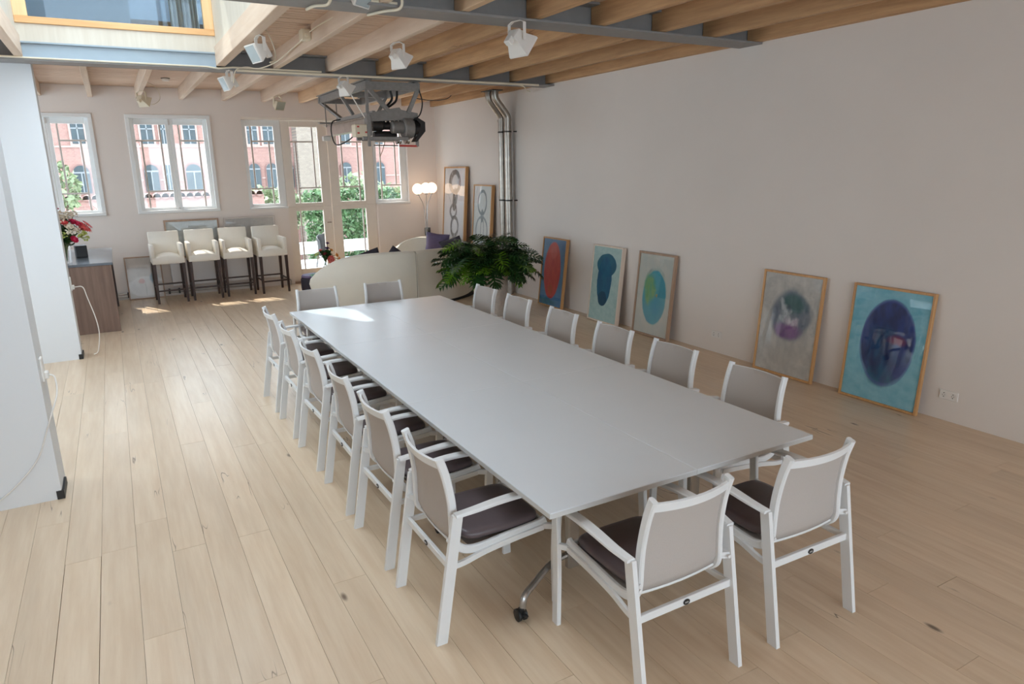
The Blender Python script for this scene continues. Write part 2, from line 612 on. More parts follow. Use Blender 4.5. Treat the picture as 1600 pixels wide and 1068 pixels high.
for nm, y0, y1, lb in (('wall_pier_front', 5.25, 5.60, 'nearest white pier at the left edge of the room'), ('wall_pier_back', 9.38, 9.66, 'second white pier standing before the dark counter')):
    w = MB().box((XL, y0, 0), (-0.57, y1, ZJ - 0.002)).obj(nm, M['wall_cool'], label=lb, kind='structure')
    MB().box((-0.57, y0 + 0.015, 0), (-0.555, y0 + 0.27, 0.05)).box((-0.60, y0 - 0.006, 0), (-0.555, y0 + 0.02, 0.06)).obj('corner_guard', M['black'], w, label='black metal corner guard at the foot of the pier')
    p = MB().box((-0.57, y0 + 0.10, 0.80), (-0.555, y0 + 0.18, 0.96), 0.004).obj('socket_plate', M['plastic_white'], w)
    MB().box((-0.555, y0 + 0.11, 0.815), (-0.530, y0 + 0.165, 0.865), 0.006).obj('plug', M['plastic_white'], p)

# ceiling: boards, joists, steel beams, light well
SKX0, SKX1, SKY0, SKY1 = -0.60, 1.24, 1.8, 9.02
ceil = MB()
ceil.box((XL, YR, ZC + 0.03), (SKX0 - 0.05, 13.82, ZC + 0.3)).box((SKX1 + 0.1, YR, ZC + 0.03), (XW, 13.82, ZC + 0.3))
ceil.box((SKX0 - 0.05, SKY1 + 0.3, ZC + 0.03), (SKX1 + 0.1, 13.82, ZC + 0.3)).box((SKX0 - 0.05, YR, ZC + 0.03), (SKX1 + 0.1, SKY0, ZC + 0.3))
ceiling = ceil.obj('ceiling', M['subfloor'], label='ceiling deck above the timber joists', kind='structure')
bd = MB()
y = YR
while y < 13.5:
    y1 = min(y + 0.086, 13.5)
    dz = random.uniform(0, 0.003)
    if SKY0 < y and y1 < SKY1 + 0.25:
        bd.box((XL, y, ZC + dz), (SKX0 - 0.05, y1, ZC + 0.03)).box((SKX1 + 0.1, y, ZC + dz), (XW, y1, ZC + 0.03))
    else:
        bd.box((XL, y, ZC + dz), (XW, y1, ZC + 0.03))
    y += 0.1
bd.obj('ceiling_boards', M['board'], ceiling, label='pinkish narrow deck boards between the joists', kind='stuff')

JW = 0.07
B1, B2 = (5.22, 5.52), (9.04, 9.34)
BAYS = ((YR, B1[0] + 0.13, 'a'), (B1[0] + 0.17, B2[0] + 0.13, 'b'), (B2[0] + 0.17, 13.5, 'c'))
JX = [(-2.80, 0), (-2.14, 0), (-1.48, 0), (-0.82, 0), (-0.13, 0), (0.55, 0), (1.20, 0), (1.88, 0), (2.54, 0), (3.20, 1), (3.86, 2), (4.55, 2), (5.19, 2), (5.80, 2)]
for x, k in JX:
    for a, b, bay in BAYS:
        if SKX0 - 0.3 < x < SKX1 + 0.2 and bay != 'c':
            continue
        mt = 'joist_white' if k == 0 else ('joist_old' if k == 2 or bay != 'c' else 'joist_mid')
        if bay == 'c' and k == 2:
            mt = 'joist_mid' if x < 5 else 'joist_old'
        if bay == 'a' and k == 0 and x > 2:
            mt = 'joist_mid'
        z0 = ZJ + (0.0 if bay != 'b' else 0.0)
        cy = (a + b) / 2
        MB().box((0, a - cy, z0), (JW if x < 5.7 else XW - x, b - cy, ZC + 0.005), 0.004).obj('joist', M[mt], ceiling, loc=(x, cy, 0))
# trimmer joists along the light well
for x0, x1 in ((SKX0 - 0.08, SKX0), (SKX1, SKX1 + 0.10)):
    for a, b in ((SKY0, B1[0] + 0.13), (B1[0] + 0.17, B2[0] + 0.1)):
        MB().box((x0, a, ZJ - 0.005), (x1, b, ZC + 0.02), 0.004).obj('trimmer_joist', M['joist_white'], ceiling)


def ibeam(y0, y1, x0, x1, zb, zt):
    ym = (y0 + y1) / 2
    return MB().box((x0, y0, zb), (x1, y1, zb + 0.018)).box((x0, y0, zt - 0.018), (x1, y1, zt)).box((x0, ym - 0.012, zb + 0.018), (x1, ym + 0.012, zt - 0.018))


ibeam(B1[0], B1[1], XL, XW, ZJ - 0.022, ZC + 0.0).obj('steel_beam', M['steel'], ceiling, label='grey steel beam crossing the ceiling nearest the camera')
b2 = MB()
b2.box((XL, B2[0], ZJ - 0.04), (XW, B2[1], ZJ - 0.022)).box((XL, B2[0] + 0.13, ZJ - 0.022), (XW, B2[0] + 0.154, ZC)).box((XL, B2[0], ZC - 0.018), (XW, B2[1], ZC))
b2.obj('steel_beam', M['steel'], ceiling, label='grey steel beam crossing the ceiling farther back, below the light well window')
# far beam face inside the light well, sky light put into its blue grey colour
MB().box((SKX0, B2[0] - 0.02, ZJ - 0.02), (SKX1, B2[0] + 0.125, ZC - 0.06)).box((SKX0, B2[0] - 0.05, ZC - 0.06), (SKX1, B2[0] + 0.1, ZC - 0.045)).obj('skylit_beam_face', M['steel_skylit'], ceiling)
MB().tube([(XL, B2[0] - 0.012, ZJ - 0.015), (SKX1 - 0.1, B2[0] - 0.012, ZJ - 0.015), (SKX1 + 0.02, B2[0] - 0.012, ZJ - 0.03), (1.42, B2[0] - 0.012, ZJ - 0.012), (2.45, B2[0] - 0.012, ZJ - 0.012)], 0.011, 6).tube([(1.46, B2[0] - 0.008, ZJ - 0.040), (5.6, B2[0] - 0.008, ZJ - 0.040)], 0.014, 8).obj('conduit', M['cable'], ceiling)

# light well (roof lantern)
ZL = 5.5
well = MB()
well.box((SKX0 - 0.08, SKY0, ZC + 0.02), (SKX0 - 0.02, SKY1 + 0.1, ZL))                       # left, solid
well.box((SKX1 + 0.02, SKY0, ZC + 0.02), (SKX1 + 0.10, SKY1 + 0.1, ZC + 0.5))                # right, below its glazing
well.box((SKX1 + 0.02, SKY1 - 0.35, ZC + 0.5), (SKX1 + 0.10, SKY1 + 0.1, ZL))
well.box((SKX0 - 0.02, SKY1 - 0.01, ZC - 0.045), (SKX1 + 0.02, SKY1 + 0.1, 3.62))             # below the far window
well.obj('wall_light_well', M['plywood'], label='pale plywood lining of the light well', kind='structure')
lid = MB().grid(lambda u, v: (SKX0 - 0.08 + (SKX1 + 0.18 - SKX0) * u, SKY0 - 0.1 + (SKY1 + 0.2 - SKY0) * v, ZL), 2, 6).obj('ceiling_diffuser_lid', M['frosted'], label='frosted white glass lid added over the light well to spread daylight', kind='structure')  # unseen lid, added to turn sun and sky into soft light below
lb_ = MB()
for k in range(7):
    lb_.box((SKX0 - 0.08, SKY0 - 0.1 + k * 1.2, ZL - 0.08), (SKX1 + 0.1, SKY0 - 0.06 + k * 1.2, ZL - 0.004))
lb_.obj('glazing_bar', M['white_paint'], lid)

w5 = thing('window_5', 'pine framed window at the far end of the light well', None, (0, 0, 0), kind='structure')
MB().box((SKX0 - 0.02, SKY1 - 0.03, 3.62), (SKX1 + 0.02, SKY1 + 0.08, 3.685), 0.004).box((SKX0 - 0.02, SKY1 - 0.01, ZL - 0.1), (SKX1 + 0.02, SKY1 + 0.08, ZL), 0.004).obj('rail', M['pine'], w5)
MB().box((SKX0 - 0.02, SKY1 - 0.02, 3.685), (SKX0 + 0.10, SKY1 + 0.08, ZL - 0.1), 0.004).box((SKX1 - 0.08, SKY1 - 0.02, 3.685), (SKX1 + 0.02, SKY1 + 0.08, ZL - 0.1), 0.004).obj('stile', M['pine_v'], w5)
MB().box((SKX0 + 0.10, SKY1 + 0.03, 3.685), (SKX1 - 0.08, SKY1 + 0.036, ZL - 0.1)).obj('pane', M['smoke_glass'], w5)
w6 = thing('window_6', 'long pine framed glazing on the right of the light well', None, (0, 0, 0), kind='structure')
st = MB()
for y in (SKY0, 3.6, 5.4, 7.1, SKY1 - 0.43):
    st.box((SKX1 + 0.02, y, ZC + 0.5), (SKX1 + 0.10, y + 0.08, ZL), 0.004)
st.obj('stile', M['pine_v'], w6)
MB().box((SKX1 + 0.055, SKY0, ZC + 0.5), (SKX1 + 0.062, SKY1 - 0.35, ZL)).obj('pane', M['glass'], w6)
w7 = thing('window_7', 'tall glazing at the near end of the light well', None, (0, 0, 0), kind='structure')
MB().box((SKX0 - 0.08, SKY0 - 0.05, ZC), (SKX1 + 0.1, SKY0 + 0.03, ZC + 0.1)).obj('rail', M['pine'], w7)
MB().box((SKX0 - 0.02, SKY0 - 0.02, ZC + 0.1), (SKX1 + 0.02, SKY0 - 0.012, ZL)).obj('pane', M['glass'], w7)
portal('portal_well_right', (SKX1 + 0.13, 5.3, 4.75), (-1, 0, 0), 6.8, 1.5)
portal('portal_well_near', (0.3, SKY0 - 0.1, 4.5), (0, 1, 0), 1.8, 1.9)
portal('portal_back_windows', (2.0, YB + 0.36, 1.6), (0, -1, 0), 7.0, 3.0)

# room beyond the far window of the light well
ur = MB().box((-2.5, 11.2, ZC + 0.31), (4.0, 11.4, 6.2)).obj('wall_upper', M['upper_wall'], label='grey blue wall of the upper room behind the light well window', kind='structure')


def folds(x0, x1, y, z0, z1, n, amp):
    return MB().grid(lambda u, v: (x0 + (x1 - x0) * u, y + amp * math.sin(u * n * 2 * PI), z0 + (z1 - z0) * v), n * 8, 1, lambda u, v: (0, 0.006, 0))


folds(0.84, 1.14, SKY1 + 0.22, 3.66, ZL, 7, 0.02).obj('curtain', M['curtain'], None, 'grey curtain hanging behind the right side of the light well window', 'curtain', sharp=80)
MB().box((-0.16, SKY1 + 0.9, 3.95), (-0.08, SKY1 + 0.95, 4.9), 0.01).box((-0.30, SKY1 + 0.96, 3.8), (0.02, SKY1 + 1.0, 5.2), 0.01).obj('door_frame', M['stone_pale'], None, 'pale door frame seen dimly through the light well window', 'door')


MB().box((-0.85, SKY1 + 0.26, 3.62), (0.44, SKY1 + 0.265, 6.5)).obj('roller_blind', M['upper_wall'], None, 'blue grey roller blind behind the light well window, oversized to block sun', 'blind')  # blind made wider and taller than the window to keep sun off the floor


# ------------------------------------------------------------------ windows and doors of the end wall
YS = 13.62


def sash(par, x0, x1, z0, z1, gx0, gx1, gz0, gz1, kind, mat, bars=True, name='sash'):
    b = MB()
    for lo, hi in (((x0, z0), (gx0, z1)), ((gx1, z0), (x1, z1)), ((gx0, z0), (gx1, gz0)), ((gx0, gz1), (gx1, z1))):
        b.box((lo[0], YS - 0.03, lo[1]), (hi[0], YS + 0.03, hi[1]), 0.004)
    s = b.obj(name, mat, par)
    MB().box((gx0 - 0.005, YS - 0.002, gz0 - 0.005), (gx1 + 0.005, YS + 0.003, gz1 + 0.005)).obj('pane', M['glass'], s)
    if not bars:
        return s
    w = gx1 - gx0
    h = gz1 - gz0
    zu, zl = gz1 - 0.19 * h, gz0 + 0.2 * h
    xa, xb = gx0 + 0.18 * w, gx1 - 0.19 * w
    t = 0.0135

    def v(x, a, c):
        MB().box((x - t, YS - 0.012, a), (x + t, YS + 0.012, c), 0.002).obj('glazing_bar', M['lead'], s)

    def hbar(z, a, c):
        MB().box((a, YS - 0.0115, z - t), (c, YS + 0.0115, z + t), 0.002).obj('glazing_bar', M['lead'], s)
    if kind == 'L':
        v(xb, zl, gz1)
        hbar(zu, gx0, xb)
        v(xa, gz0, zu)
        hbar(zl, xa, gx1)
    else:
        v(xa, zl, gz1)
        hbar(zu, xa, gx1)
        v(xb, gz0, zu)
        hbar(zl, gx0, xb)
    return s


def frame_ring(par, x0, x1, z0, z1, mat, w=0.05, bottom=True):
    b = MB()
    b.box((x0 - 0.01, YB - 0.02, z1 - w), (x1 + 0.01, YS + 0.05, z1 + 0.01), 0.004)
    b.box((x0 - 0.01, YB - 0.02, z0), (x0 + w, YS + 0.05, z1 - w), 0.004)
    b.box((x1 - w, YB - 0.02, z0), (x1 + 0.01, YS + 0.05, z1 - w), 0.004)
    if bottom:
        b.box((x0 - 0.01, YB - 0.035, z0 - 0.012), (x1 + 0.01, YS + 0.05, z0 + 0.035), 0.004)
    b.obj('frame', mat, par)


def casement(n, x0, x1, label, mat):
    w = thing('window_%d' % n, label, None, kind='structure')
    frame_ring(w, x0, x1, ZS, ZH, mat)
    xm = (x0 + x1) / 2
    sash(w, x0 + 0.05, xm - 0.002, ZS + 0.03, ZH - 0.05, x0 + 0.11, xm - 0.06, 1.53, 2.905, 'L', mat)
    sash(w, xm + 0.002, x1 - 0.05, ZS + 0.03, ZH - 0.05, xm + 0.06, x1 - 0.11, 1.53, 2.905, 'R', mat)
    MB().box((xm - 0.012, YS - 0.05, 2.90), (xm + 0.012, YS - 0.028, 2.99), 0.004).lathe([(0.0, 0), (0.014, 0.002), (0.014, 0.02), (0, 0.024)], 8, (xm, YS - 0.045, 1.50)).obj('bolt', M['lead'], w)


casement(1, W1[0], W1[1], 'white leaded casement window partly hidden by the left pier', M['white_paint'])
casement(2, W2[0], W2[1], 'white leaded double casement window above the bar stools', M['white_paint'])
w3 = thing('window_3', 'narrow leaded side window left of the glazed doors', None, kind='structure')
sash(w3, G0 + 0.0, D0, ZS, ZH - 0.04, 2.235, 2.715, 1.525, 2.90, 'R', M['white_paint'])
MB().box((G0, YB - 0.03, ZS - 0.015), (D0, YS, ZS + 0.02), 0.004).obj('sill', M['white_paint'], w3)
w4 = thing('window_4', 'narrow leaded side window right of the glazed doors', None, kind='structure')
sash(w4, D1, G1, ZS, ZH - 0.04, 4.64, 5.13, 1.525, 2.90, 'L', M['white_paint'])
MB().box((D1, YB - 0.03, ZS - 0.015), (G1 + 0.01, YS, ZS + 0.02), 0.004).obj('sill', M['white_paint'], w4)
MB().box((G0, YB + 0.02, ZH - 0.04), (G1, YS + 0.05, ZH + 0.0), 0.004).obj('trim_1', M['cream_paint'], label='cream head rail above the glazed doors and side windows', kind='structure')
for k, (x0, x1, g0, g1, kd, vx) in enumerate(((D0 + 0.005, 3.685, 3.005, 3.515, 'L', 3.085), (3.695, D1 - 0.005, 3.87, 4.37, 'R', 4.31))):
    d = thing('door_%d' % (k + 1), ('left' if k == 0 else 'right') + ' leaf of the cream glazed balcony doors', None, kind='structure')
    s = sash(d, x0, x1, 1.44, ZH - 0.045, g0, g1, 1.515, 2.895, kd, M['cream_paint'], name='upper_leaf')
    s = sash(d, x0, x1, 0.03, 1.44, g0, g1, 0.26, 1.365, kd, M['cream_paint'], bars=False, name='lower_leaf')
    MB().box((vx - 0.012, YS - 0.012, 0.26), (vx + 0.012, YS + 0.012, 1.365), 0.002).obj('glazing_bar', M['lead'], s)
    if k == 0:
        h = MB().box((3.62, YS - 0.045, 1.0), (3.655, YS - 0.028, 1.22), 0.004).obj('lock_plate', M['cream_paint'], d)
        MB().tube([(3.637, YS - 0.04, 1.13), (3.637, YS - 0.085, 1.13), (3.56, YS - 0.085, 1.13)], 0.009, 8).obj('handle', M['chrome'], h)
MB().box((D0, YB + 0.0, 0.0), (D1, YS + 0.06, 0.03), 0.006).obj('trim_2', M['frame_brown'], label='brown wooden threshold under the glazed doors', kind='structure')

# ------------------------------------------------------------------ folding tables (2 rows of 3 pushed together)
TX0, TX1, TY0, TY1, TZ = 1.405, 3.065, 2.195, 7.085, 0.74
TW, TL = (TX1 - TX0) / 2, (TY1 - TY0) / 3


def make_table():
    r = thing('folding_table', '', 'table', (0, 0, 0), 0, 'white folding tables pushed together')
    a, b = TW / 2 - 0.0012, TL / 2 - 0.0012
    top = MB().box((-a, -b, TZ - 0.026), (a, b, TZ), 0.002).obj('tabletop', M['table_white'], r)
    eb = MB()
    eb.box((-a - 0.0006, -b, TZ - 0.0255), (-a + 0.002, b, TZ - 0.003)).box((a - 0.002, -b, TZ - 0.0255), (a + 0.0006, b, TZ - 0.003))
    eb.box((-a, -b - 0.0006, TZ - 0.0255), (a, -b + 0.002, TZ - 0.003)).box((-a, b - 0.002, TZ - 0.0255), (a, b + 0.0006, TZ - 0.003))
    eb.obj('edge_band', M['table_edge'], top)
    MB().box((-0.03, -0.5, TZ - 0.075), (0.03, 0.5, TZ - 0.035), 0.004).obj('under_beam', M['alu_white'], r)
    for s in (-1, 1):
        MB().rbar([(0.0, s * 0.38, 0.13), (0.0, s * 0.38, TZ - 0.05)], 0.07, 0.04, (1, 0, 0), 0.008).obj('column', M['chrome'], r)
        MB().box((-0.26, s * 0.38 - 0.03, TZ - 0.05), (0.26, s * 0.38 + 0.03, TZ - 0.026), 0.004).obj('bracket', M['alu_white'], r)
        MB().box((-0.20, s * (TL / 2 - 0.05) - 0.02, TZ - 0.036), (-0.08, s * (TL / 2 - 0.05) + 0.02, TZ - 0.026), 0.002).obj('latch', M['black'], r)
        for q in (-1, 1):
            path = smooth([(0, s * 0.37, 0.20), (q * 0.13, s * 0.385, 0.185), (q * 0.28, s * 0.45, 0.15), (q * 0.345, s * 0.478, 0.125), (q * 0.36, s * 0.483, 0.07)], 5)
            MB().tube(path, 0.017, 10).obj('foot_tube', M['chrome'], r)
            c = thing('caster', None, None)
            c.name = 'caster'
            c.parent = r
            c.location = (q * 0.365, s * 0.485, 0)
            for dx in (-0.016, 0.016):
                mt = Matrix.Translation((dx, 0.012, 0.0315)) @ Matrix.Rotation(PI / 2, 4, 'Y')
                MB().lathe([(0, -.010), (0.022, -.010), (0.0315, -.007), (0.0315, .007), (0.022, .010), (0, .010)], 18, mat4=mt).obj('wheel', M['black'], c)
            MB().lathe([(0.0, 0.076), (0.015, 0.076), (0.017, 0.06), (0.013, 0.05), (0, 0.05)], 12).box((-0.006, -0.026, 0.028), (0.006, 0.03, 0.062), 0.003).box((-0.012, -0.045, 0.045), (0.012, -0.02, 0.053), 0.002).obj('fork', M['black'], c)
    return r


tproto = make_table()
RW = ('nearest the camera', 'in the middle of the row', 'farthest from the camera')
first = True
for i in range(2):
    for j in range(3):
        t = tproto if first else copy_tree(tproto)
        first = False
        t.location = (TX0 + TW * (i + 0.5), TY0 + TL * (j + 0.5), 0)
        t['label'] = 'white folding table on casters, %s side, %s' % (('left', 'right')[i], RW[j])


# ------------------------------------------------------------------ dining armchairs
def make_chair():
    r = thing('dining_armchair', '', 'chair', (0, 0, 0), 0, 'white mesh armchairs around the table')
    W = M['alu_white']
    cu = MB()
    n = 28
    prof = [(0.90, 0.0), (0.975, 0.010), (1.0, 0.024), (0.985, 0.038), (0.93, 0.048), (0.80, 0.053), (0.45, 0.056), (0.0, 0.057)]

    def sq(a, k):
        c, s_ = math.cos(a), math.sin(a)
        e = 0.30
        return (math.copysign(abs(c) ** e, c) * 0.213 * k, math.copysign(abs(s_) ** e, s_) * 0.218 * k)
    rings = []
    for k, z in prof:
        if k == 0:
            rings.append([cu.bm.verts.new((0, 0.035, 0.437 + z))])
        else:
            ring = []
            for q in range(n):
                x, y = sq(2 * PI * q / n, k)
                yy = y + 0.035
                lift = 0.022 * max(0, (-yy - 0.10) / 0.09) ** 2 if yy < -0.10 else 0.0
                ring.append(cu.bm.verts.new((x, yy, 0.437 + z + lift)))
            rings.append(ring)
    cu.bm.faces.new(rings[0][::-1])
    for A, B in zip(rings, rings[1:]):
        for q in range(n):
            if len(B) == 1:
                cu.bm.faces.new((A[q], A[(q + 1) % n], B[0]))
            else:
                cu.bm.faces.new((A[q], A[(q + 1) % n], B[(q + 1) % n], B[q]))
    cu.obj('seat_cushion', M['cushion'], r, sharp=60)
    railp = smooth([(0.262, 0.452), (0.22, 0.44), (0.05, 0.425), (-0.09, 0.412), (-0.165, 0.418), (-0.21, 0.445), (-0.232, 0.49), (-0.232, 0.58), (-0.236, 0.68), (-0.256, 0.80), (-0.284, 0.893)], 4)
    backp = [p for p in railp if p[1] > 0.44 and p[0] < 0]
    bz = [(p[0], p[1]) for p in backp]

    def at(z):
        for (y0, z0), (y1, z1) in zip(bz, bz[1:]):
            if z0 <= z <= z1:
                return y0 + (y1 - y0) * (z - z0) / (z1 - z0)
        return bz[-1][0]
    for s in (-1, 1):
        xs = lambda z: s * (0.222 - 0.018 * max(0, (z - 0.45) / 0.45))
        MB().rbar([(xs(p[1]), p[0], p[1]) for p in railp], 0.026, 0.040, (1, 0, 0), 0.006).obj('side_rail', W, r)
    # sling of the back, bowed backwards in the middle

    def back(u, v):
        z = 0.452 + v * 0.423
        hw = 0.216 - 0.018 * max(0, (z - 0.45) / 0.45)
        x = hw * (2 * u - 1)
        bow = 0.036 * (1 - (2 * u - 1) ** 2) * (0.45 + 0.55 * v)
        return (x, at(z) + 0.004 - bow, z)
    MB().grid(back, 12, 10, lambda u, v: (0, -0.004, 0)).obj('backrest', M['sling'], r, sharp=70)
    tp = []
    for k in range(13):
        u = k / 12
        x, y, z = back(u, 0.965)
        tp.append((x, y - 0.010, 0.858))
    MB().sweep(tp, [(-0.019, -0.006), (0.019, -0.006), (0.019, 0.006), (-0.019, 0.006)], (0, -0.2, 1)).obj('top_rail', W, r)
    tp = []
    for k in range(9):
        x, y, z = back(k / 8, 0.0)
        tp.append((x, y - 0.004, 0.449))
    MB().tube(tp, 0.007, 6).obj('bottom_rail', W, r)

    def seat(u, v):
        y = 0.25 - 0.40 * v
        return (0.21 * (2 * u - 1), y, 0.434 - 0.012 * v - 0.008 * (1 - (2 * u - 1) ** 2))
    MB().grid(seat, 4, 4, lambda u, v: (0, 0, -0.004)).obj('seat_sling', M['sling'], r)
    MB().bar([(-0.21, 0.25, 0.435), (0.21, 0.25, 0.435)], 0.016, 0.03, (0, 1, 0)).obj('front_rail', W, r)
    for s in (-1, 1):
        fl = [(s * 0.262, 0.305, 0.0), (s * 0.262, 0.300, 0.30), (s * 0.258, 0.318, 0.60)]
        MB().rbar(smooth(fl, 4), 0.024, 0.048, (1, 0, 0), 0.004).obj('leg', W, r)
        rl = [(s * 0.264, -0.322, 0.0), (s * 0.264, -0.285, 0.30), (s * 0.264, -0.248, 0.625)]
        MB().prism([(-0.362, 0.0), (-0.308, 0.0), (-0.206, 0.628), (-0.256, 0.634)], s * 0.254, s * 0.276, 'yz').obj('leg', W, r)
        arm = smooth([(s * 0.262, 0.338, 0.600), (s * 0.268, 0.27, 0.632), (s * 0.276, 0.13, 0.652), (s * 0.283, -0.02, 0.655), (s * 0.284, -0.15, 0.645), (s * 0.272, -0.245, 0.632)], 4)
        wd = [0.040 + 0.012 * math.sin(PI * min(1, i / (len(arm) - 1) * 1.1)) for i in range(len(arm))]
        a = MB()
        rings = []
        for i, p in enumerate(arm):
            t = (arm[min(i + 1, len(arm) - 1)] - arm[max(i - 1, 0)]).normalized()
            nm = Vector((1, 0, 0)).cross(t)
            if nm.z < 0:
                nm = -nm
            w = wd[i] / 2
            rings.append([a.bm.verts.new(p + Vector((q * w, 0, 0)) + nm * h) for q, h in ((-1, -.006), (1, -.006), (1, .004), (.8, .010), (-.8, .010), (-1, .004))])
        for A, B in zip(rings, rings[1:]):
            for j in range(6):
                a.bm.faces.new((A[j], A[(j + 1) % 6], B[(j + 1) % 6], B[j]))
        a.bm.faces.new(rings[0][::-1])
        a.bm.faces.new(rings[-1])
        a.obj('armrest', W, r)
        MB().bar([(s * 0.226, -0.240, 0.505), (s * 0.262, -0.258, 0.505)], 0.030, 0.026, (0, 0, 1)).lathe([(0, 0), (.008, 0), (.008, .006), (0, .006)], 8, mat4=Matrix.Translation((s * 0.245, -0.272, 0.505)) @ Matrix.Rotation(PI / 2, 4, 'X')).obj('bracket', W, r)
        MB().rbar([(s * 0.225, 0.235, 0.425), (s * 0.262, 0.29, 0.425)], 0.03, 0.02, (0, 0, 1), 0.003).obj('leg_bracket', W, r)
        MB().bar(smooth([(s * 0.262, -0.285, 0.378), (s * 0.252, -0.20, 0.376), (s * 0.240, -0.08, 0.392), (s * 0.238, 0.08, 0.410), (s * 0.240, 0.24, 0.424)], 4), 0.016, 0.026, (1, 0, 0)).obj('side_brace', W, r)
    cb = MB().rbar([(-0.256, -0.272, 0.375), (0.256, -0.272, 0.375)], 0.020, 0.036, (0, 1, 0), 0.003).obj('rear_stretcher', W, r)
    bd = MB()
    bd.lathe([(0, 0), (0.013, 0), (0.013, 0.003), (0, 0.0035)], 16, mat4=Matrix.Translation((0, -0.2825, 0.375)) @ Matrix.Rotation(PI / 2, 4, 'X') @ Matrix.Scale(1.35, 4, (1, 0, 0)))
    bd.obj('badge', M['black'], cb, 'small black oval badge with white marks')
    mk = MB()
    for q in (-1, 0, 1):
        mk.box((q * 0.0065 - 0.0024, -0.2868, 0.371), (q * 0.0065 - 0.0008, -0.2855, 0.379)).box((q * 0.0065 - 0.0008, -0.2868, 0.3742), (q * 0.0065 + 0.002, -0.2855, 0.3758))
    mk.obj('badge_mark', M['alu_white'], cb)
    return r


chair = make_chair()
CH = []
for i, (x, y) in enumerate(((1.855, 2.125), (2.63, 2.115))):
    CH.append((x, y, 0.0 if i == 0 else -0.02, ('left', 'right')[i] + ' one of the two white mesh armchairs at the near end of the table'))
ORD = ('first', 'second', 'third', 'fourth', 'fifth', 'sixth')
for k, y in enumerate((2.84, 3.56, 4.27, 5.04, 5.77, 6.50)):
    CH.append((1.385, y, -PI / 2 + (0.0, 0.015, -0.01, 0.02, 0.0, 0.01)[k], '%s white mesh armchair from the camera along the left side of the table' % ORD[k]))
for k, y in enumerate((2.84, 3.58, 4.27, 5.02, 5.80, 6.50)):
    CH.append((3.08, y, PI / 2 + (0.01, 0.0, 0.015, -0.02, 0.01, 0.0)[k], '%s white mesh armchair from the camera along the right side of the table' % ORD[k]))
for i, x in enumerate((1.785, 2.535)):
    CH.append((x, 7.20, PI, ('left', 'right')[i] + ' one of the two white mesh armchairs at the far end of the table'))
for i, (x, y, rz, lb) in enumerate(CH):
    c = chair if i == 0 else copy_tree(chair)
    c.location = (x, y, 0)
    c.rotation_euler = (0, 0, rz)
    c['label'] = lb


# ------------------------------------------------------------------ bar stools
def make_stool():
    r = thing('bar_stool', '', 'bar stool', (0, 0, 0), 0, 'white bar stools under the window')
    L = M['leather_white']
    MB().box((-0.245, -0.25, 0.655), (0.245, 0.25, 0.765), 0.012, seg=2).obj('seat_base', L, r)

    def dome(u, v):
        x, y = (2 * u - 1), (2 * v - 1)
        return (x * 0.19, -0.03 + y * 0.215, 0.765 + 0.055 * (1 - abs(x) ** 2.5) * (1 - abs(y) ** 3) + 0.002)
    MB().grid(dome, 10, 10, lambda u, v: (0, 0, -0.03)).obj('seat_cushion', L, r, sharp=70)
    MB().box((-0.235, 0.17, 0.70), (0.235, 0.25, 1.16), 0.018, Matrix.Translation((0, 0.21, 0.70)) @ Matrix.Rotation(-0.09, 4, 'X') @ Matrix.Translation((0, -0.21, -0.70)), seg=2).obj('backrest', L, r)
    for s in (-1, 1):
        MB().box((s * 0.218 - 0.030, -0.25, 0.75), (s * 0.218 + 0.030, 0.20, 0.975), 0.014, seg=2).obj('armrest', L, r)
        for y, yt in ((-0.225, -0.225), (0.255, 0.215)):
            MB().sweep([(s * 0.222, y, 0.0), (s * 0.220, yt, 0.66)], [(-.02, -.02), (.02, -.02), (.02, .02), (-.02, .02)], (1, 0, 0), scales=[0.85, 1.2]).obj('leg', M['wenge'], r)
        MB().box((s * 0.221 - 0.010, -0.21, 0.225), (s * 0.221 + 0.010, 0.235, 0.25), 0.002).obj('stretcher', M['wenge'], r)
    MB().box((-0.21, -0.236, 0.20), (0.21, -0.212, 0.225), 0.002).obj('foot_rest', M['wenge'], r)
    MB().box((-0.21, 0.225, 0.25), (0.21, 0.245, 0.275), 0.002).obj('stretcher', M['wenge'], r)
    return r


stool = make_stool()
for i, (x, y, rz) in enumerate(((0.66, 12.92, 0.02), (1.215, 12.96, 0.0), (1.765, 13.0, -0.01), (2.33, 12.95, 0.04))):
    c = stool if i == 0 else copy_tree(stool)
    c.location = (x, y, 0)
    c.rotation_euler = (0, 0, rz)
    c['label'] = '%s white leather bar stool from the left in the row under the window' % ORD[i]

# radiator, pipes and pictures behind the stools
rad = thing('radiator', 'low white panel radiator on the wall behind the bar stools', 'radiator', (0.72, 13.498, 0))
MB().box((0, -0.09, 0.17), (1.95, -0.03, 0.64), 0.008).obj('panel', M['radiator'], rad)
gr = MB()
for k in range(48):
    gr.box((0.02 + k * 0.04, -0.088, 0.64), (0.03 + k * 0.04, -0.032, 0.65))
gr.obj('grille', M['radiator'], rad)
for x in (0.3, 1.6):
    MB().box((x, -0.03, 0.25), (x + 0.03, 0.0, 0.55)).obj('bracket', M['radiator'], rad)
va = MB().tube(smooth([(1.9, -0.06, 0.17), (1.9, -0.06, 0.12), (2.02, -0.06, 0.10), (2.02, -0.06, 0.0)], 4), 0.012, 8).obj('valve', M['chrome'], rad)
pp = thing('heating_pipes', 'pair of thin heating pipes low along the end wall', 'pipes', (0, 13.46, 0))
for k, z in enumerate((0.06, 0.105)):
    MB().tube([(-0.9, 0, z), (2.1, 0, z)], 0.011, 8).obj('pipe', M['galv'], pp)
for x in (0.0, 0.64, 0.80, 2.0):
    MB().box((x, -0.018, 0.035), (x + 0.03, 0.04, 0.125), 0.003).obj('clip', M['iron_dark'], pp)


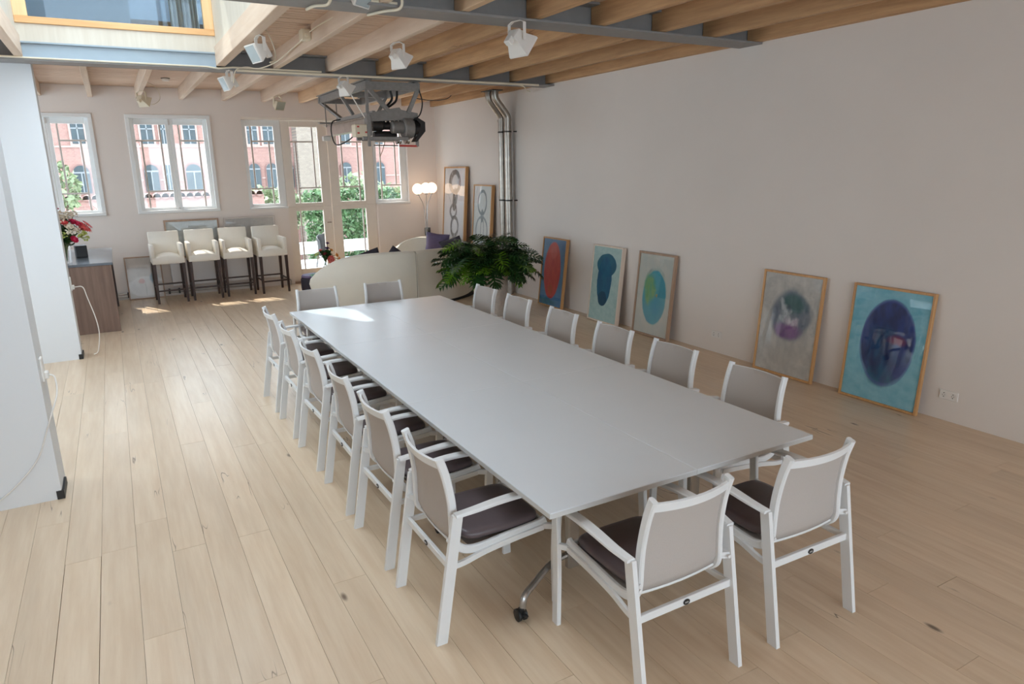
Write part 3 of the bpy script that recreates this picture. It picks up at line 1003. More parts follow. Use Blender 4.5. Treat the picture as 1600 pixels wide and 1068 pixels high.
# ------------------------------------------------------------------ pictures
def uvquad(mesh_fn_name, w, h, x, mat, parent, flat_axis):
    me = bpy.data.meshes.new(mesh_fn_name)
    # faces -x, u from +y (left) to -y (right), thickness 4 mm
    d = 0.004
    vs = [(x, w / 2, 0), (x, -w / 2, 0), (x, -w / 2, h), (x, w / 2, h), (x + d, w / 2, 0), (x + d, -w / 2, 0), (x + d, -w / 2, h), (x + d, w / 2, h)]
    fs = [(0, 1, 2, 3), (5, 4, 7, 6), (4, 5, 1, 0), (3, 2, 6, 7), (4, 0, 3, 7), (1, 5, 6, 2)]
    me.from_pydata(vs, [], fs)
    uv = me.uv_layers.new(name='UVMap')
    for p in me.polygons:
        for li in p.loop_indices:
            c = me.vertices[me.loops[li].vertex_index].co
            uv.data[li].uv = (0.5 - c.y / w, c.z / h)
    me.materials.append(mat)
    return link(mesh_fn_name, me, parent)


def art(name, bg1, bg2, layers, rough=0.6, bgscale=(3, 3), paper=None):
    """layers: ('ell', cu, cv, a, b, colA, colB, soft, wobble, alpha) or ('ring', cu, cv, a, b, col, width, wobble, alpha) or ('band', ...)"""
    m, t, p = new_mat(name)
    tc = nd(t, 'ShaderNodeTexCoord')
    uv = tc.outputs['UV']

    def nz(scale, detail=4, sx=1, sy=1, off=0):
        mp = nd(t, 'ShaderNodeMapping')
        mp.inputs['Scale'].default_value = (sx, sy, 1)
        mp.inputs['Location'].default_value = (off, off * 1.7, off * 0.3)
        t.links.new(uv, mp.inputs['Vector'])
        return noise(t, mp.outputs[0], scale, detail, 0.6)
    sep = nd(t, 'ShaderNodeSeparateXYZ')
    t.links.new(uv, sep.inputs[0])
    U, V = sep.outputs[0], sep.outputs[1]
    col = mixc(t, ramp(t, nz(3.0, 5, *bgscale), 0.3, 0.7), lin(bg1), lin(bg2))
    for i, L in enumerate(layers):
        cu, cv, a, b = L[1], L[2], L[3] * (1.12 if L[0] == 'ell' else 1), L[4] * (1.06 if L[0] == 'ell' else 1)
        wob = L[8] if L[0] == 'ell' else L[7]
        u = mth(t, 'ADD', U, mth(t, 'MULTIPLY', mth(t, 'SUBTRACT', nz(4, 3, off=i * 3.1 + 1), 0.5), wob))
        v = mth(t, 'ADD', V, mth(t, 'MULTIPLY', mth(t, 'SUBTRACT', nz(4, 3, off=i * 5.3 + 9), 0.5), wob * 0.6))
        du = mth(t, 'DIVIDE', mth(t, 'SUBTRACT', u, cu), a)
        dv = mth(t, 'DIVIDE', mth(t, 'SUBTRACT', v, cv), b)
        r = mth(t, 'SQRT', mth(t, 'ADD', mth(t, 'MULTIPLY', du, du), mth(t, 'MULTIPLY', dv, dv)))
        if L[0] == 'ell':
            soft, al = L[7], L[9]
            k = ramp(t, r, 1.0, 1.0 - soft)
            cc = mixc(t, ramp(t, nz(5, 5, 1.5, 1.0, off=i * 2.2), 0.35, 0.65), lin(L[5]), lin(L[6]))
            col = mixc(t, mth(t, 'MULTIPLY', k, al), col, cc)
        else:
            wd, al = L[6], L[8]
            d = mth(t, 'ABSOLUTE', mth(t, 'SUBTRACT', r, 1.0))
            k = ramp(t, d, wd, wd * 0.6)
            st = ramp(t, nz(14, 3, off=i * 1.9), 0.25, 0.55)
            col = mixc(t, mth(t, 'MULTIPLY', mth(t, 'MULTIPLY', k, al), mth(t, 'ADD', mth(t, 'MULTIPLY', st, 0.45), 0.55)), col, lin(L[5]))
    t.links.new(col, p.inputs['Base Color'])
    p.inputs['Roughness'].default_value = rough
    return m


def picture(label, yc, w, h, xb, xt, mat, fmat, fw=0.022, depth=0.035, glazed=True, rail=None, name='framed_picture', group=None):
    """leans on the right wall: back edge of the foot at x=xb, of the head at x=xt"""
    r = thing(name, label, 'picture', (xb, yc, 0.0005), 0, group)
    r.rotation_euler = (0, math.asin(min(0.99, (xt - xb) / h)), 0)
    f = MB()
    f.box((-depth, -w / 2, 0), (0, -w / 2 + fw, h), 0.002).box((-depth, w / 2 - fw, 0), (0, w / 2, h), 0.002)
    f.box((-depth, -w / 2 + fw, 0), (0, w / 2 - fw, fw), 0.002).box((-depth, -w / 2 + fw, h - fw), (0, w / 2 - fw, h), 0.002)
    f.obj('frame', fmat, r)
    iw, ih = w - 2 * fw, h - 2 * fw
    a = uvquad('artwork', iw, ih, -depth + 0.014, mat, r, 'x')
    a.location = (0, 0, fw)
    if glazed:
        MB().box((-depth + 0.007, -iw / 2, fw), (-depth + 0.0095, iw / 2, h - fw)).obj('glass_pane', M['pic_glass'], r)
    MB().box((-0.012, -iw / 2, fw), (-0.006, iw / 2, h - fw)).obj('backing', M['frame_brown'], r)
    return r


GW = 'framed paintings leaning on the right wall'
picture('oak framed painting of a dark blue oval on turquoise, nearest the camera', 3.535, 0.745, 1.06, 5.79, 5.865,
        art('art_blue', (146, 204, 218), (112, 184, 204), [
            ('ell', .50, .52, .40, .46, (96, 176, 200), (150, 204, 216), .35, .25, .6),
            ('ell', .52, .545, .33, .365, (28, 34, 92), (40, 60, 130), .10, .05, .97),
            ('ell', .49, .24, .20, .12, (14, 104, 130), (10, 70, 120), .5, .15, .9),
            ('ell', .45, .45, .20, .30, (10, 30, 80), (14, 84, 122), .5, .3, .7),
            ('ell', .64, .57, .15, .055, (130, 22, 60), (96, 20, 74), .7, .1, .85),
            ('ring', .52, .535, .345, .375, (70, 80, 160), .05, .04, .5)], bgscale=(1.6, 3)), M['frame_oak'], group=GW)
picture('oak framed painting of a violet and green oval on pale grey', 4.575, 0.725, 1.06, 5.785, 5.865,
        art('art_grey', (206, 202, 194), (180, 178, 172), [
            ('ell', .48, .40, .42, .34, (176, 174, 168), (196, 192, 184), .3, .35, .8),
            ('ell', .53, .60, .36, .27, (126, 136, 146), (92, 106, 126), .28, .14, .9),
            ('ell', .55, .72, .28, .14, (40, 92, 92), (70, 110, 112), .6, .25, .9),
            ('ell', .50, .45, .26, .11, (140, 96, 150), (120, 84, 130), .6, .25, .9),
            ('ell', .40, .62, .11, .10, (206, 212, 214), (120, 130, 140), .7, .3, .9),
            ('ell', .62, .54, .09, .08, (218, 210, 216), (150, 120, 150), .7, .3, .9),
            ('ell', .46, .66, .06, .05, (44, 74, 84), (66, 70, 92), .8, .3, .7), ('ell', .36, .70, .06, .06, (214, 216, 218), (190, 196, 200), .8, .3, .8), ('ell', .50, .56, .07, .07, (222, 220, 224), (196, 190, 200), .8, .3, .85)], bgscale=(2, 3)), M['frame_oak'], group=GW)
picture('brown framed painting of a green and turquoise oval, third from the camera', 6.60, 0.68, 1.06, 5.765, 5.865,
        art('art_green', (206, 204, 192), (192, 198, 190), [
            ('ell', .52, .74, .26, .10, (110, 124, 130), (150, 158, 156), .35, .12, .8),
            ('ell', .53, .49, .36, .37, (176, 196, 186), (190, 200, 186), .2, .15, .8),
            ('ell', .52, .47, .32, .335, (64, 150, 170), (60, 160, 176), .08, .08, .95),
            ('ell', .38, .56, .17, .22, (140, 176, 106), (104, 168, 130), .45, .25, .95),
            ('ell', .60, .36, .20, .16, (30, 140, 176), (50, 150, 170), .6, .2, .7),
            ('ell', .60, .50, .03, .03, (196, 168, 70), (160, 150, 80), .6, .2, .9)], bgscale=(2, 2)), M['frame_brown'], group=GW, fw=0.026, depth=0.045)
picture('pale framed canvas of a dark teal shape on grey green', 7.58, 0.66, 1.06, 5.755, 5.862,
        art('art_teal', (150, 178, 174), (168, 190, 184), [
            ('ell', .50, .76, .32, .15, (14, 78, 104), (12, 92, 112), .06, .06, .98),
            ('ell', .46, .54, .235, .32, (12, 88, 116), (10, 74, 108), .06, .06, .98),
            ('ell', .44, .30, .14, .10, (16, 70, 92), (12, 60, 84), .1, .1, .98)], bgscale=(2, 4)), M['frame_pale'], group=GW, fw=0.02, depth=0.06, glazed=False)
picture('oak framed painting of a red oval on blue, beside the potted plant', 8.92, 0.66, 1.06, 5.745, 5.862,
        art('art_red', (96, 150, 192), (80, 130, 176), [
            ('ell', .47, .53, .335, .415, (226, 84, 72), (212, 68, 62), .06, .05, .98),
            ('ell', .48, .80, .16, .09, (230, 116, 106), (222, 96, 88), .3, .2, .7),
            ('ell', .47, .24, .13, .10, (206, 110, 60), (200, 80, 50), .6, .2, .8),
            ('ell', .2, .04, .6, .07, (60, 130, 130), (40, 100, 130), .5, .2, .8)], bgscale=(2, 2)), M['frame_oak'], group=GW, fw=0.02, depth=0.05)
picture('tall oak framed drawing of black chained loops near the far corner', 12.42, 0.98, 2.14, 5.70, 5.855,
        art('art_loops', (214, 212, 212), (204, 204, 206), [
            ('ring', .50, .875, .24, .092, (64, 60, 58), .26, .06, .95),
            ('ring', .52, .870, .20, .078, (84, 80, 78), .2, .10, .85),
            ('ring', .54, .745, .075, .05, (70, 66, 64), .75, .08, .9),
            ('ring', .50, .690, .06, .05, (74, 70, 68), .75, .08, .9),
            ('ring', .46, .610, .15, .058, (76, 72, 70), .30, .06, .9),
            ('ring', .54, .470, .17, .085, (72, 68, 66), .26, .05, .92),
            ('ring', .48, .25, .15, .10, (72, 68, 66), .26, .05, .92),
            ('ell', .70, .90, .06, .04, (170, 172, 190), (190, 190, 200), .5, .6, .7)]), M['frame_oak'], fw=0.028, depth=0.06)
picture('smaller oak framed drawing of a grey green figure-eight loop by the ducts', 11.27, 0.72, 1.82, 5.72, 5.858,
        art('art_eight', (204, 210, 208), (196, 204, 202), [
            ('ring', .48, .835, .24, .115, (92, 112, 118), .16, .04, .95),
            ('ring', .50, .705, .05, .045, (100, 120, 126), .6, .05, .9),
            ('ring', .49, .555, .33, .135, (116, 134, 140), .12, .04, .9),
            ('ring', .52, .555, .09, .115, (112, 130, 136), .2, .04, .9)]), M['frame_oak'], fw=0.024, depth=0.06)


def picture_back(label, xc, w, h, z0, yb, yt, mat, fmat, fw=0.03):
    r = thing('framed_picture', label, 'picture', (xc, yb, z0), 0)
    r.rotation_euler = (0, math.asin((yt - yb) / h), PI / 2)
    f = MB()
    d = 0.03
    f.box((-d, -w / 2, 0), (0, -w / 2 + fw, h), 0.002).box((-d, w / 2 - fw, 0), (0, w / 2, h), 0.002)
    f.box((-d, -w / 2 + fw, 0), (0, w / 2 - fw, fw), 0.002).box((-d, -w / 2 + fw, h - fw), (0, w / 2 - fw, h), 0.002)
    f.obj('frame', fmat, r)
    a = uvquad('artwork', w - 2 * fw, h - 2 * fw, -d + 0.014, mat, r, 'x')
    a.location = (0, 0, fw)
    MB().box((-d + 0.007, -w / 2 + fw, fw), (-d + 0.0095, w / 2 - fw, h - fw)).obj('glass_pane', M['pic_glass'], r)
    return r


picture_back('wide brown framed pale picture behind the two left bar stools', 1.15, 0.89, 0.66, 0.655, 13.475, 13.48, art('art_pale_a', (180, 184, 180), (190, 194, 190), [('ell', .5, .3, .4, .2, (180, 184, 180), (196, 198, 194), .6, .3, .5)]), M['frame_brown'])
picture_back('wide grey framed pale picture behind the two right bar stools', 2.125, 0.88, 0.66, 0.655, 13.475, 13.48, art('art_pale_b', (188, 184, 178), (198, 194, 188), [('ell', .5, .4, .4, .2, (170, 168, 164), (184, 180, 176), .6, .3, .5)]), M['lead'])
picture_back('low pale picture of tulips leaning on the wall left of the bar stools', 0.30, 0.56, 0.73, 0.0005, 13.40, 13.43, art('art_tulip', (196, 190, 184), (204, 198, 192), [
    ('ell', .55, .28, .6, .26, (222, 220, 218), (230, 228, 226), .2, .2, .9), ('ell', .40, .42, .10, .07, (206, 140, 136), (214, 160, 152), .4, .1, .8), ('ell', .78, .48, .16, .16, (120, 160, 182), (150, 176, 190), .5, .2, .8), ('ell', .5, .2, .02, .2, (190, 192, 186), (200, 200, 196), .4, .1, .8)]), M['frame_brown'], fw=0.02)

# ------------------------------------------------------------------ sofas
def make_sofa(label, R, a0, a1, loc, rz, h0=0.50, h1=0.39, group='white crescent sofas', skirt=True):
    r = thing('crescent_sofa', label, 'sofa', loc, rz, group)
    A0, A1 = math.radians(a0), math.radians(a1)
    mid = 0.0

    def prof(a):
        s = (a - A0) / (0 - A0) if a < 0 else (A1 - a) / A1
        s = max(0.0, min(1.0, s))
        return h0 + h1 * (1 - (1 - s) ** 4.2), 0.05 + 0.28 * (1 - s) ** 7

    def pt(a, rad, z):
        return (rad * math.sin(a), -rad * math.cos(a), z)
    for s0, s1 in ((A0, -0.006), (0.006, A1)):
        b = MB()
        n = 16
        rings = []
        for i in range(n + 1):
            a = s0 + (s1 - s0) * i / n
            zt, zb = prof(a)
            zt -= 0.012 * max(0, 1 - abs(a) / 0.05)
            th = 0.15
            e = 0.035
            sec = [(R - e * .4, zb), (R, zb + e), (R + 0.02, (zt + zb) / 2), (R, zt - e), (R - e * .5, zt - e * .25), (R - th * .5, zt), (R - th + e * .4, zt - e * .25), (R - th, zt - e), (R - th, zb + e), (R - th + e * .4, zb)]
            rings.append([b.bm.verts.new(pt(a, q, z)) for q, z in sec])
        m = len(rings[0])
        for A, B in zip(rings, rings[1:]):
            for j in range(m):
                b.bm.faces.new((A[j], A[(j + 1) % m], B[(j + 1) % m], B[j]))
        b.bm.faces.new(rings[0][::-1])
        b.bm.faces.new(rings[-1])
        b.obj('backrest', M['leather_sofa'], r, sharp=50)
    # welt along the back seam
    MB().tube([pt(0, R + 0.016, 0.07), pt(0, R + 0.026, 0.45), pt(0, R + 0.004, 0.85)], 0.006, 6).obj('seam', M['leather_sofa'], r)
    b = MB()
    n = 22
    rings = []
    for i in range(n + 1):
        t = i / n
        a = (A0 + (A1 - A0) * t) * 0.97
        w = R * 0.40 * (0.35 + 0.65 * math.sin(PI * min(1, max(0, t))) ** 0.6)
        ro, ri = R - 0.15, R - 0.15 - w
        rings.append([b.bm.verts.new(pt(a, q, z)) for q, z in ((ro, 0.09), (ro, 0.40), (ro - .05, 0.43), (ri + .08, 0.43), (ri + .02, 0.41), (ri, 0.37), (ri + .01, 0.13), (ri + .06, 0.09))])
    for A, B in zip(rings, rings[1:]):
        for j in range(8):
            b.bm.faces.new((A[j], A[(j + 1) % 8], B[(j + 1) % 8], B[j]))
    b.bm.faces.new(rings[0][::-1])
    b.bm.faces.new(rings[-1])
    b.obj('seat', M['leather_sofa'], r, sharp=50)
    b = MB()
    rings = []
    for i in range(n + 1):
        a = (A0 + (A1 - A0) * i / n) * 0.88
        rings.append([b.bm.verts.new(pt(a, q, z)) for q, z in ((R - 0.05, 0.0), (R - 0.05, 0.088), (R - 0.42, 0.088), (R - 0.42, 0.0))])
    for A, B in zip(rings, rings[1:]):
        for j in range(4):
            b.bm.faces.new((A[j], A[(j + 1) % 4], B[(j + 1) % 4], B[j]))
    b.bm.faces.new(rings[0][::-1])
    b.bm.faces.new(rings[-1])
    b.obj('base', M['black'], r)
    return r


make_sofa('white leather crescent sofa with its seamed back to the table', 1.85, -53, 50, (3.96, 11.86, 0), 0)
make_sofa('white leather crescent sofa in the far corner under the loop drawings', 1.2, -26, 56, (4.50, 11.78, 0), math.radians(122), 0.47, 0.36)


def pillow(label, mat, loc, rot, w=0.46, h=0.46, t=0.15, name='cushion'):
    def side(sg):
        def f(u, v):
            x, y = 2 * u - 1, 2 * v - 1
            k = max(0.0, (1 - x ** 4)) * max(0.0, (1 - y ** 4))
            pin = 1 - 0.07 * (1 - abs(x * y))
            return (x * w / 2 * pin, sg * t / 2 * k ** 0.6, y * h / 2 * pin)
        return f
    b = MB()
    b.grid(side(1), 12, 12).grid(side(-1), 12, 12)
    bmesh.ops.remove_doubles(b.bm, verts=b.bm.verts, dist=0.0005)
    o = b.obj(name, mat, None, label, 'cushion', 'sofa cushions', loc=loc, sharp=80)
    o.rotation_euler = rot
    return o


pillow('near black cushion leaning with one corner up above the near sofa back', M['purple_dark'], (3.24, 10.55, 0.68), (0.5, -0.30, -0.35), 0.70, 0.40)
pillow('near black cushion just showing above the near sofa back by the seam', M['purple_dark'], (3.80, 10.45, 0.68), (0.35, 0.60, 0.05), 0.44, 0.40)
pillow('dusky purple cushion on the far corner sofa', M['purple'], (5.22, 12.10, 0.70), (0.3, 0.15, -0.45), 0.44, 0.50)
pillow('dark violet cushion half hidden by the plant on the far corner sofa', M['purple_dark'], (5.36, 11.66, 0.66), (0.3, -0.3, -0.7), 0.42, 0.44)

# glass side table, pouf, small bouquet
st = thing('side_table', 'small round glass-topped side table by the near sofa', 'table', (2.92, 11.42, 0))
MB().lathe([(0, 0.43), (0.27, 0.43), (0.275, 0.436), (0.27, 0.442), (0, 0.442)], 32).obj('table_top', M['smoke_glass'], st)
MB().lathe([(0, 0), (0.16, 0), (0.16, 0.01), (0.02, 0.02), (0.018, 0.41), (0.05, 0.43), (0, 0.43)], 20).obj('pedestal', M['chrome'], st)
pf = thing('pouf', 'dark violet round pouf beside the glass side table', 'pouf', (2.86, 12.05, 0))
MB().lathe([(0, 0.0), (0.18, 0.0), (0.21, 0.02), (0.225, 0.15), (0.225, 0.29), (0.21, 0.32), (0.0, 0.32)], 28).obj('body', M['purple_dark'], pf, sharp=50)
MB().lathe([(0.0, 0.321), (0.20, 0.321), (0.215, 0.335), (0.20, 0.365), (0.12, 0.38), (0, 0.383)], 28).obj('seat_pad', M['purple'], pf, sharp=50)


def blossom(kind, rad, rng):
    b = MB()
    if kind == 'rose':
        for k in range(3):
            n = 5 + k
            rr = rad * (0.45 + 0.3 * k)
            for j in range(n):
                a = 2 * PI * j / n + k
                c = Vector((math.cos(a), math.sin(a), 0))
                t = Vector((-math.sin(a), math.cos(a), 0))
                v = [b.bm.verts.new(p) for p in (c * rr * .3, c * rr * .85 + t * rr * .55 + Vector((0, 0, rad * .35)), c * rr + Vector((0, 0, rad * (1.0 - .25 * k))), c * rr * .85 - t * rr * .55 + Vector((0, 0, rad * .35)))]
                b.bm.faces.new(v)
        b.lathe([(0, -rad * .3), (rad * .5, 0), (rad * .6, rad * .45), (rad * .3, rad * .8), (0, rad * .85)], 8)
    elif kind == 'daisy':
        for j in range(14):
            a = 2 * PI * j / 14
            c = Vector((math.cos(a), math.sin(a), 0))
            t = Vector((-math.sin(a), math.cos(a), 0))
            b.bm.faces.new([b.bm.verts.new(p) for p in (c * rad * .15, c * rad * .7 + t * rad * .17 + Vector((0, 0, .1 * rad)), c * rad + Vector((0, 0, rad * .05)), c * rad * .7 - t * rad * .17 + Vector((0, 0, .1 * rad)))])
        b.lathe([(0, 0), (rad * .3, 0), (rad * .28, rad * .12), (0, rad * .2)], 8)
    else:
        for j in range(26):
            p = Vector((rng.gauss(0, 1), rng.gauss(0, 1), abs(rng.gauss(0, 1)))).normalized() * rad
            b.lathe([(0, -rad * .16), (rad * .17, 0), (0, rad * .16)], 5, p * 0.8)
            b.tube([(0, 0, -rad * .3), p * 0.7], rad * .03, 4)
    return b


def bouquet(label, base, flowers, greens, seed, spread, h0, h1, name='flower_bouquet'):
    rng = random.Random(seed)
    r = thing(name, label, 'flowers', base)
    stems = MB()
    for kind, mat, d, rad in flowers:
        d = Vector(d)
        stems.tube(smooth([(rng.uniform(-.02, .02), rng.uniform(-.02, .02), 0.02), (d.x * .25, d.y * .25, h0), tuple(d)], 4), 0.004, 5)
        o = blossom(kind, rad, rng).obj('flower', M[mat], r, sharp=80)
        o.location = d
        o.rotation_euler = Vector((d.x, d.y, d.z - h0 * .7 + .001)).to_track_quat('Z', 'Y').to_euler()
    lf = MB()
    for k in range(greens):
        a = rng.uniform(0, 2 * PI)
        rr = spread * rng.uniform(.15, 1) ** .7
        z = rng.uniform(h0 * .8, h1)
        p = Vector((rr * math.cos(a), rr * math.sin(a), z))
        stems.tube([(0, 0, h0 * .6), (p.x * .5, p.y * .5, h0), tuple(p)], 0.003, 4)
        for q in range(5):
            d = Vector((rng.uniform(-1, 1), rng.uniform(-1, 1), rng.uniform(-.2, 1))).normalized() * rng.uniform(.05, .09)
            s = d.cross(Vector((0.3, 0.2, 1))).normalized() * .016
            lf.bm.faces.new([lf.bm.verts.new(v) for v in (p, p + d * .5 + s, p + d, p + d * .5 - s)])
    stems.obj('stems', M['stem_green'], r, kind='stuff')
    lf.obj('foliage', M['leaf_dark'], r, kind='stuff')
    return r


# counter with vase
ct = thing('bar_counter', 'dark wood counter with a blue grey slate top behind the left pier', 'counter', (-0.12, 10.82, 0))
MB().box((-1.5, 0.0, 0.0), (-0.02, 0.04, 0.92), 0.002).obj('front_panel', M['counter_wood'], ct)
MB().box((-1.5, 0.04, 0.0), (-0.075, 2.14, 0.92)).obj('carcass', M['wenge'], ct)
MB().box((-0.075, 2.06, 0.0), (-0.02, 2.14, 0.92), 0.002).obj('end_post', M['wenge'], ct)
MB().box((-1.5, -0.01, 0.92), (0.0, 2.15, 0.955), 0.003).obj('countertop', M['slate'], ct)
vs = thing('vase', 'clear glass vase on the dark counter', 'vase', (-0.66, 11.10, 0.956))
vb = MB()
vb.lathe([(0, 0.0), (0.062, 0.0), (0.068, 0.01), (0.088, 0.30), (0.084, 0.30), (0.064, 0.012), (0, 0.012)], 24)
vb.obj('body', M['glass'], vs, sharp=60)
bouquet('large bouquet of pink, coral and white flowers in the vase on the counter', (-0.66, 11.10, 0.97), [
    ('rose', 'petal_pink', (0.20, -0.12, 0.50), .055), ('rose', 'petal_coral', (0.05, -0.16, 0.52), .055), ('puff', 'petal_white', (0.0, -0.15, 0.56), .08), ('rose', 'petal_white', (0.10, -0.17, 0.47), .06), ('rose', 'petal_coral', (0.24, -0.10, 0.44), .07), ('puff', 'petal_white', (0.20, -0.12, 0.40), .07),
    ('rose', 'petal_pink', (0.152, -0.090, 0.520), 0.061), ('daisy', 'petal_coral', (0.275, -0.110, 0.460), 0.115), ('daisy', 'petal_coral', (0.314, -0.060, 0.490), 0.081), ('puff', 'petal_white', (0.114, -0.170, 0.420), 0.095), ('puff', 'petal_white', (0.076, -0.070, 0.600), 0.095),
    ('rose', 'petal_pink', (0.133, -0.160, 0.300), 0.051), ('rose', 'petal_pink', (-0.057, -0.140, 0.600), 0.068), ('rose', 'petal_coral', (-0.048, -0.160, 0.480), 0.061), ('puff', 'petal_white', (-0.028, -0.090, 0.660), 0.081), ('rose', 'petal_pink', (-0.009, -0.110, 0.700), 0.038),
    ('puff', 'lime', (0.237, -0.150, 0.340), 0.095), ('puff', 'petal_white', (0.171, -0.050, 0.620), 0.068), ('rose', 'petal_coral', (-0.190, -0.090, 0.550), 0.068), ('puff', 'lime', (0.019, -0.190, 0.360), 0.068)], 120, 5, 0.15, 0.26, 0.56)
bx = thing('speaker_box', 'small dark square box standing on the slate counter beside the vase', 'box', (-0.50, 11.75, 0.956), 0.1)
MB().box((-0.075, -0.09, 0.0), (0.075, 0.09, 0.17), 0.006).obj('body', M['iron_dark'], bx)
MB().box((-0.066, -0.093, 0.012), (0.066, -0.088, 0.158), 0.002).obj('grille', M['black'], bx)
bouquet('small mixed bouquet with a pink daisy above the end of the near sofa', (2.92, 11.42, 0.56), [
    ('daisy', 'petal_coral', (0.06, -0.12, 0.13), 0.084), ('daisy', 'petal_pink', (0.12, -0.02, 0.18), 0.060), ('rose', 'petal_orange', (0.17, -0.05, 0.19), 0.042), ('rose', 'petal_orange', (0.10, -0.02, 0.27), 0.036), ('rose', 'petal_violet', (0.04, 0.0, 0.30), 0.042), ('rose', 'petal_violet', (0.06, 0.02, 0.38), 0.036),
    ('rose', 'petal_coral', (-0.06, 0.02, 0.27), 0.036), ('puff', 'lime', (-0.12, -0.02, 0.22), 0.054), ('rose', 'petal_pink', (-0.02, -0.05, 0.22), 0.036), ('rose', 'petal_orange', (0.22, 0.0, 0.12), 0.036), ('puff', 'petal_white', (-0.10, 0.0, 0.16), 0.048)], 60, 9, 0.08, 0.16, 0.26)
sv = thing('vase', 'small round vase on the glass side table', 'vase', (2.92, 11.42, 0.443))
MB().lathe([(0, 0), (0.045, 0), (0.07, 0.05), (0.065, 0.10), (0.045, 0.13), (0.04, 0.13), (0.058, 0.09), (0.0, 0.012)], 20).obj('body', M['purple_dark'], sv, sharp=60)

# floor lamp
lp = thing('floor_lamp', 'floor lamp with three glowing white globes in the far corner', 'lamp', (5.45, 13.10, 0))
MB().lathe([(0, 0), (0.13, 0), (0.13, 0.015), (0.02, 0.03), (0, 0.03)], 24).obj('base', M['chrome'], lp)
for (gx, gy, gz), mid in (((-0.17, -0.02, 1.72), (-0.05, -0.01, 1.35)), ((-0.01, -0.06, 1.735), (0.0, -0.02, 1.4)), ((0.14, 0.0, 1.735), (0.03, 0.0, 1.35))):
    MB().tube(smooth([(0.012 * (1 if gx > 0 else -1), 0, 0.03), (mid[0] * .35, mid[1] * .4, 0.75), mid, (gx * .85, gy, gz - 0.14), (gx, gy, gz - 0.06)], 6), 0.0065, 8).obj('stem', M['chrome'], lp)
    g = MB().lathe([(0.105 * math.sin(PI * k / 16), -0.105 * math.cos(PI * k / 16)) for k in range(17)], 24).obj('globe', M['globe_glow'], lp, sharp=80)
    g.location = (gx, gy, gz)
    MB().lathe([(0, -0.122), (0.028, -0.122), (0.03, -0.098), (0, -0.098)], 14).obj('socket', M['chrome'], g)
sk = thing('wall_socket', 'grey wall socket behind the floor lamp', 'socket', (5.62, 13.499, 0.84))
MB().box((-0.06, -0.04, -0.08), (0.06, 0, 0.08), 0.006).obj('plate', M['rubber_grey'], sk)
MB().box((-0.03, -0.045, -0.04), (0.03, -0.039, 0.02), 0.003).obj('outlet', M['black'], sk)

# wall outlets of the long wall
for nm, y, z, lb in (('a', 5.59, 0.215, 'white double wall outlet between the third and fourth leaning paintings'), ('b', 2.975, 0.225, 'white double wall outlet nearest the camera, right of the blue painting')):
    o = thing('wall_outlet', lb, 'outlet', (XW, y, z), 0, 'double wall outlets')
    MB().box((-0.011, -0.077, -0.04), (0, 0.077, 0.04), 0.004).obj('plate', M['plastic_white'], o)
    for s in (-1, 1):
        mt = Matrix.Translation((-0.0115, s * 0.037, 0)) @ Matrix.Rotation(-PI / 2, 4, 'Y')
        k = MB().lathe([(0.0, -0.004), (0.019, -0.004), (0.0205, 0.0015), (0.024, 0.002), (0.024, -0.002), (0, -0.006)], 20, mat4=mt).obj('socket', M['plastic_white'], o)
        MB().lathe([(0, 0), (0.003, 0), (0, .001)], 8, mat4=Matrix.Translation((-0.0165, s * 0.037 - 0.009, 0)) @ Matrix.Rotation(-PI / 2, 4, 'Y')).lathe([(0, 0), (0.003, 0), (0, .001)], 8, mat4=Matrix.Translation((-0.0165, s * 0.037 + 0.009, 0)) @ Matrix.Rotation(-PI / 2, 4, 'Y')).box((-0.0145, s * 0.037 - .003, .012), (-0.012, s * 0.037 + .003, .019)).box((-0.0145, s * 0.037 - .003, -.019), (-0.012, s * 0.037 + .003, -.012)).obj('pin_hole', M['black'], k)

# ------------------------------------------------------------------ potted plant
pl = thing('potted_plant', 'large philodendron with deeply cut leaves in a tall pale pot', 'plant', (4.74, 8.86, 0))
MB().lathe([(0, 0), (0.125, 0), (0.13, 0.015), (0.145, 0.30), (0.175, 0.60), (0.18, 0.62), (0.165, 0.62), (0.155, 0.57), (0, 0.57)], 28).obj('pot', M['pot'], pl, sharp=50)
MB().lathe([(0, 0.585), (0.10, 0.583), (0.156, 0.572), (0, 0.571)], 20).obj('soil', M['soil'], pl)


def leaf_mesh(mat, nm):
    b = MB()
    L, n = 0.30, 8
    for k in range(n):
        t = 0.06 + 0.92 * k / (n - 1)
        y = L * t
        ln = 0.165 * math.sin(PI * min(1, 0.22 + 0.70 * t)) ** 0.8 * (1 if t < 0.9 else 0.6)
        ang = math.radians(-25 + 100 * t)
        for s in (-1, 1):
            d = Vector((s * math.cos(ang), math.sin(ang), 0))
            w = Vector((-d.y, d.x, 0)) * 0.0135
            p = Vector((0, y, -0.35 * y * y))
            m_ = p + d * ln * 0.6 + Vector((0, 0, 0.012))
            e = p + d * ln + Vector((0, 0, -0.02))
            V = [b.bm.verts.new(v) for v in (p - Vector((0, .012, 0)), m_ - w * s, e, m_ + w * s, p + Vector((0, .012, 0)))]
            b.bm.faces.new(V)
    spine = [(0, L * q / 6, -0.35 * (L * q / 6) ** 2 + .001) for q in range(7)]
    b.sweep(spine, [(-0.011, 0), (0, 0.004), (0.011, 0)], (1, 0, 0), scales=[1, 1.2, 1.2, 1.1, 1, .8, .5])
    return b.mesh(nm, mat, 80)


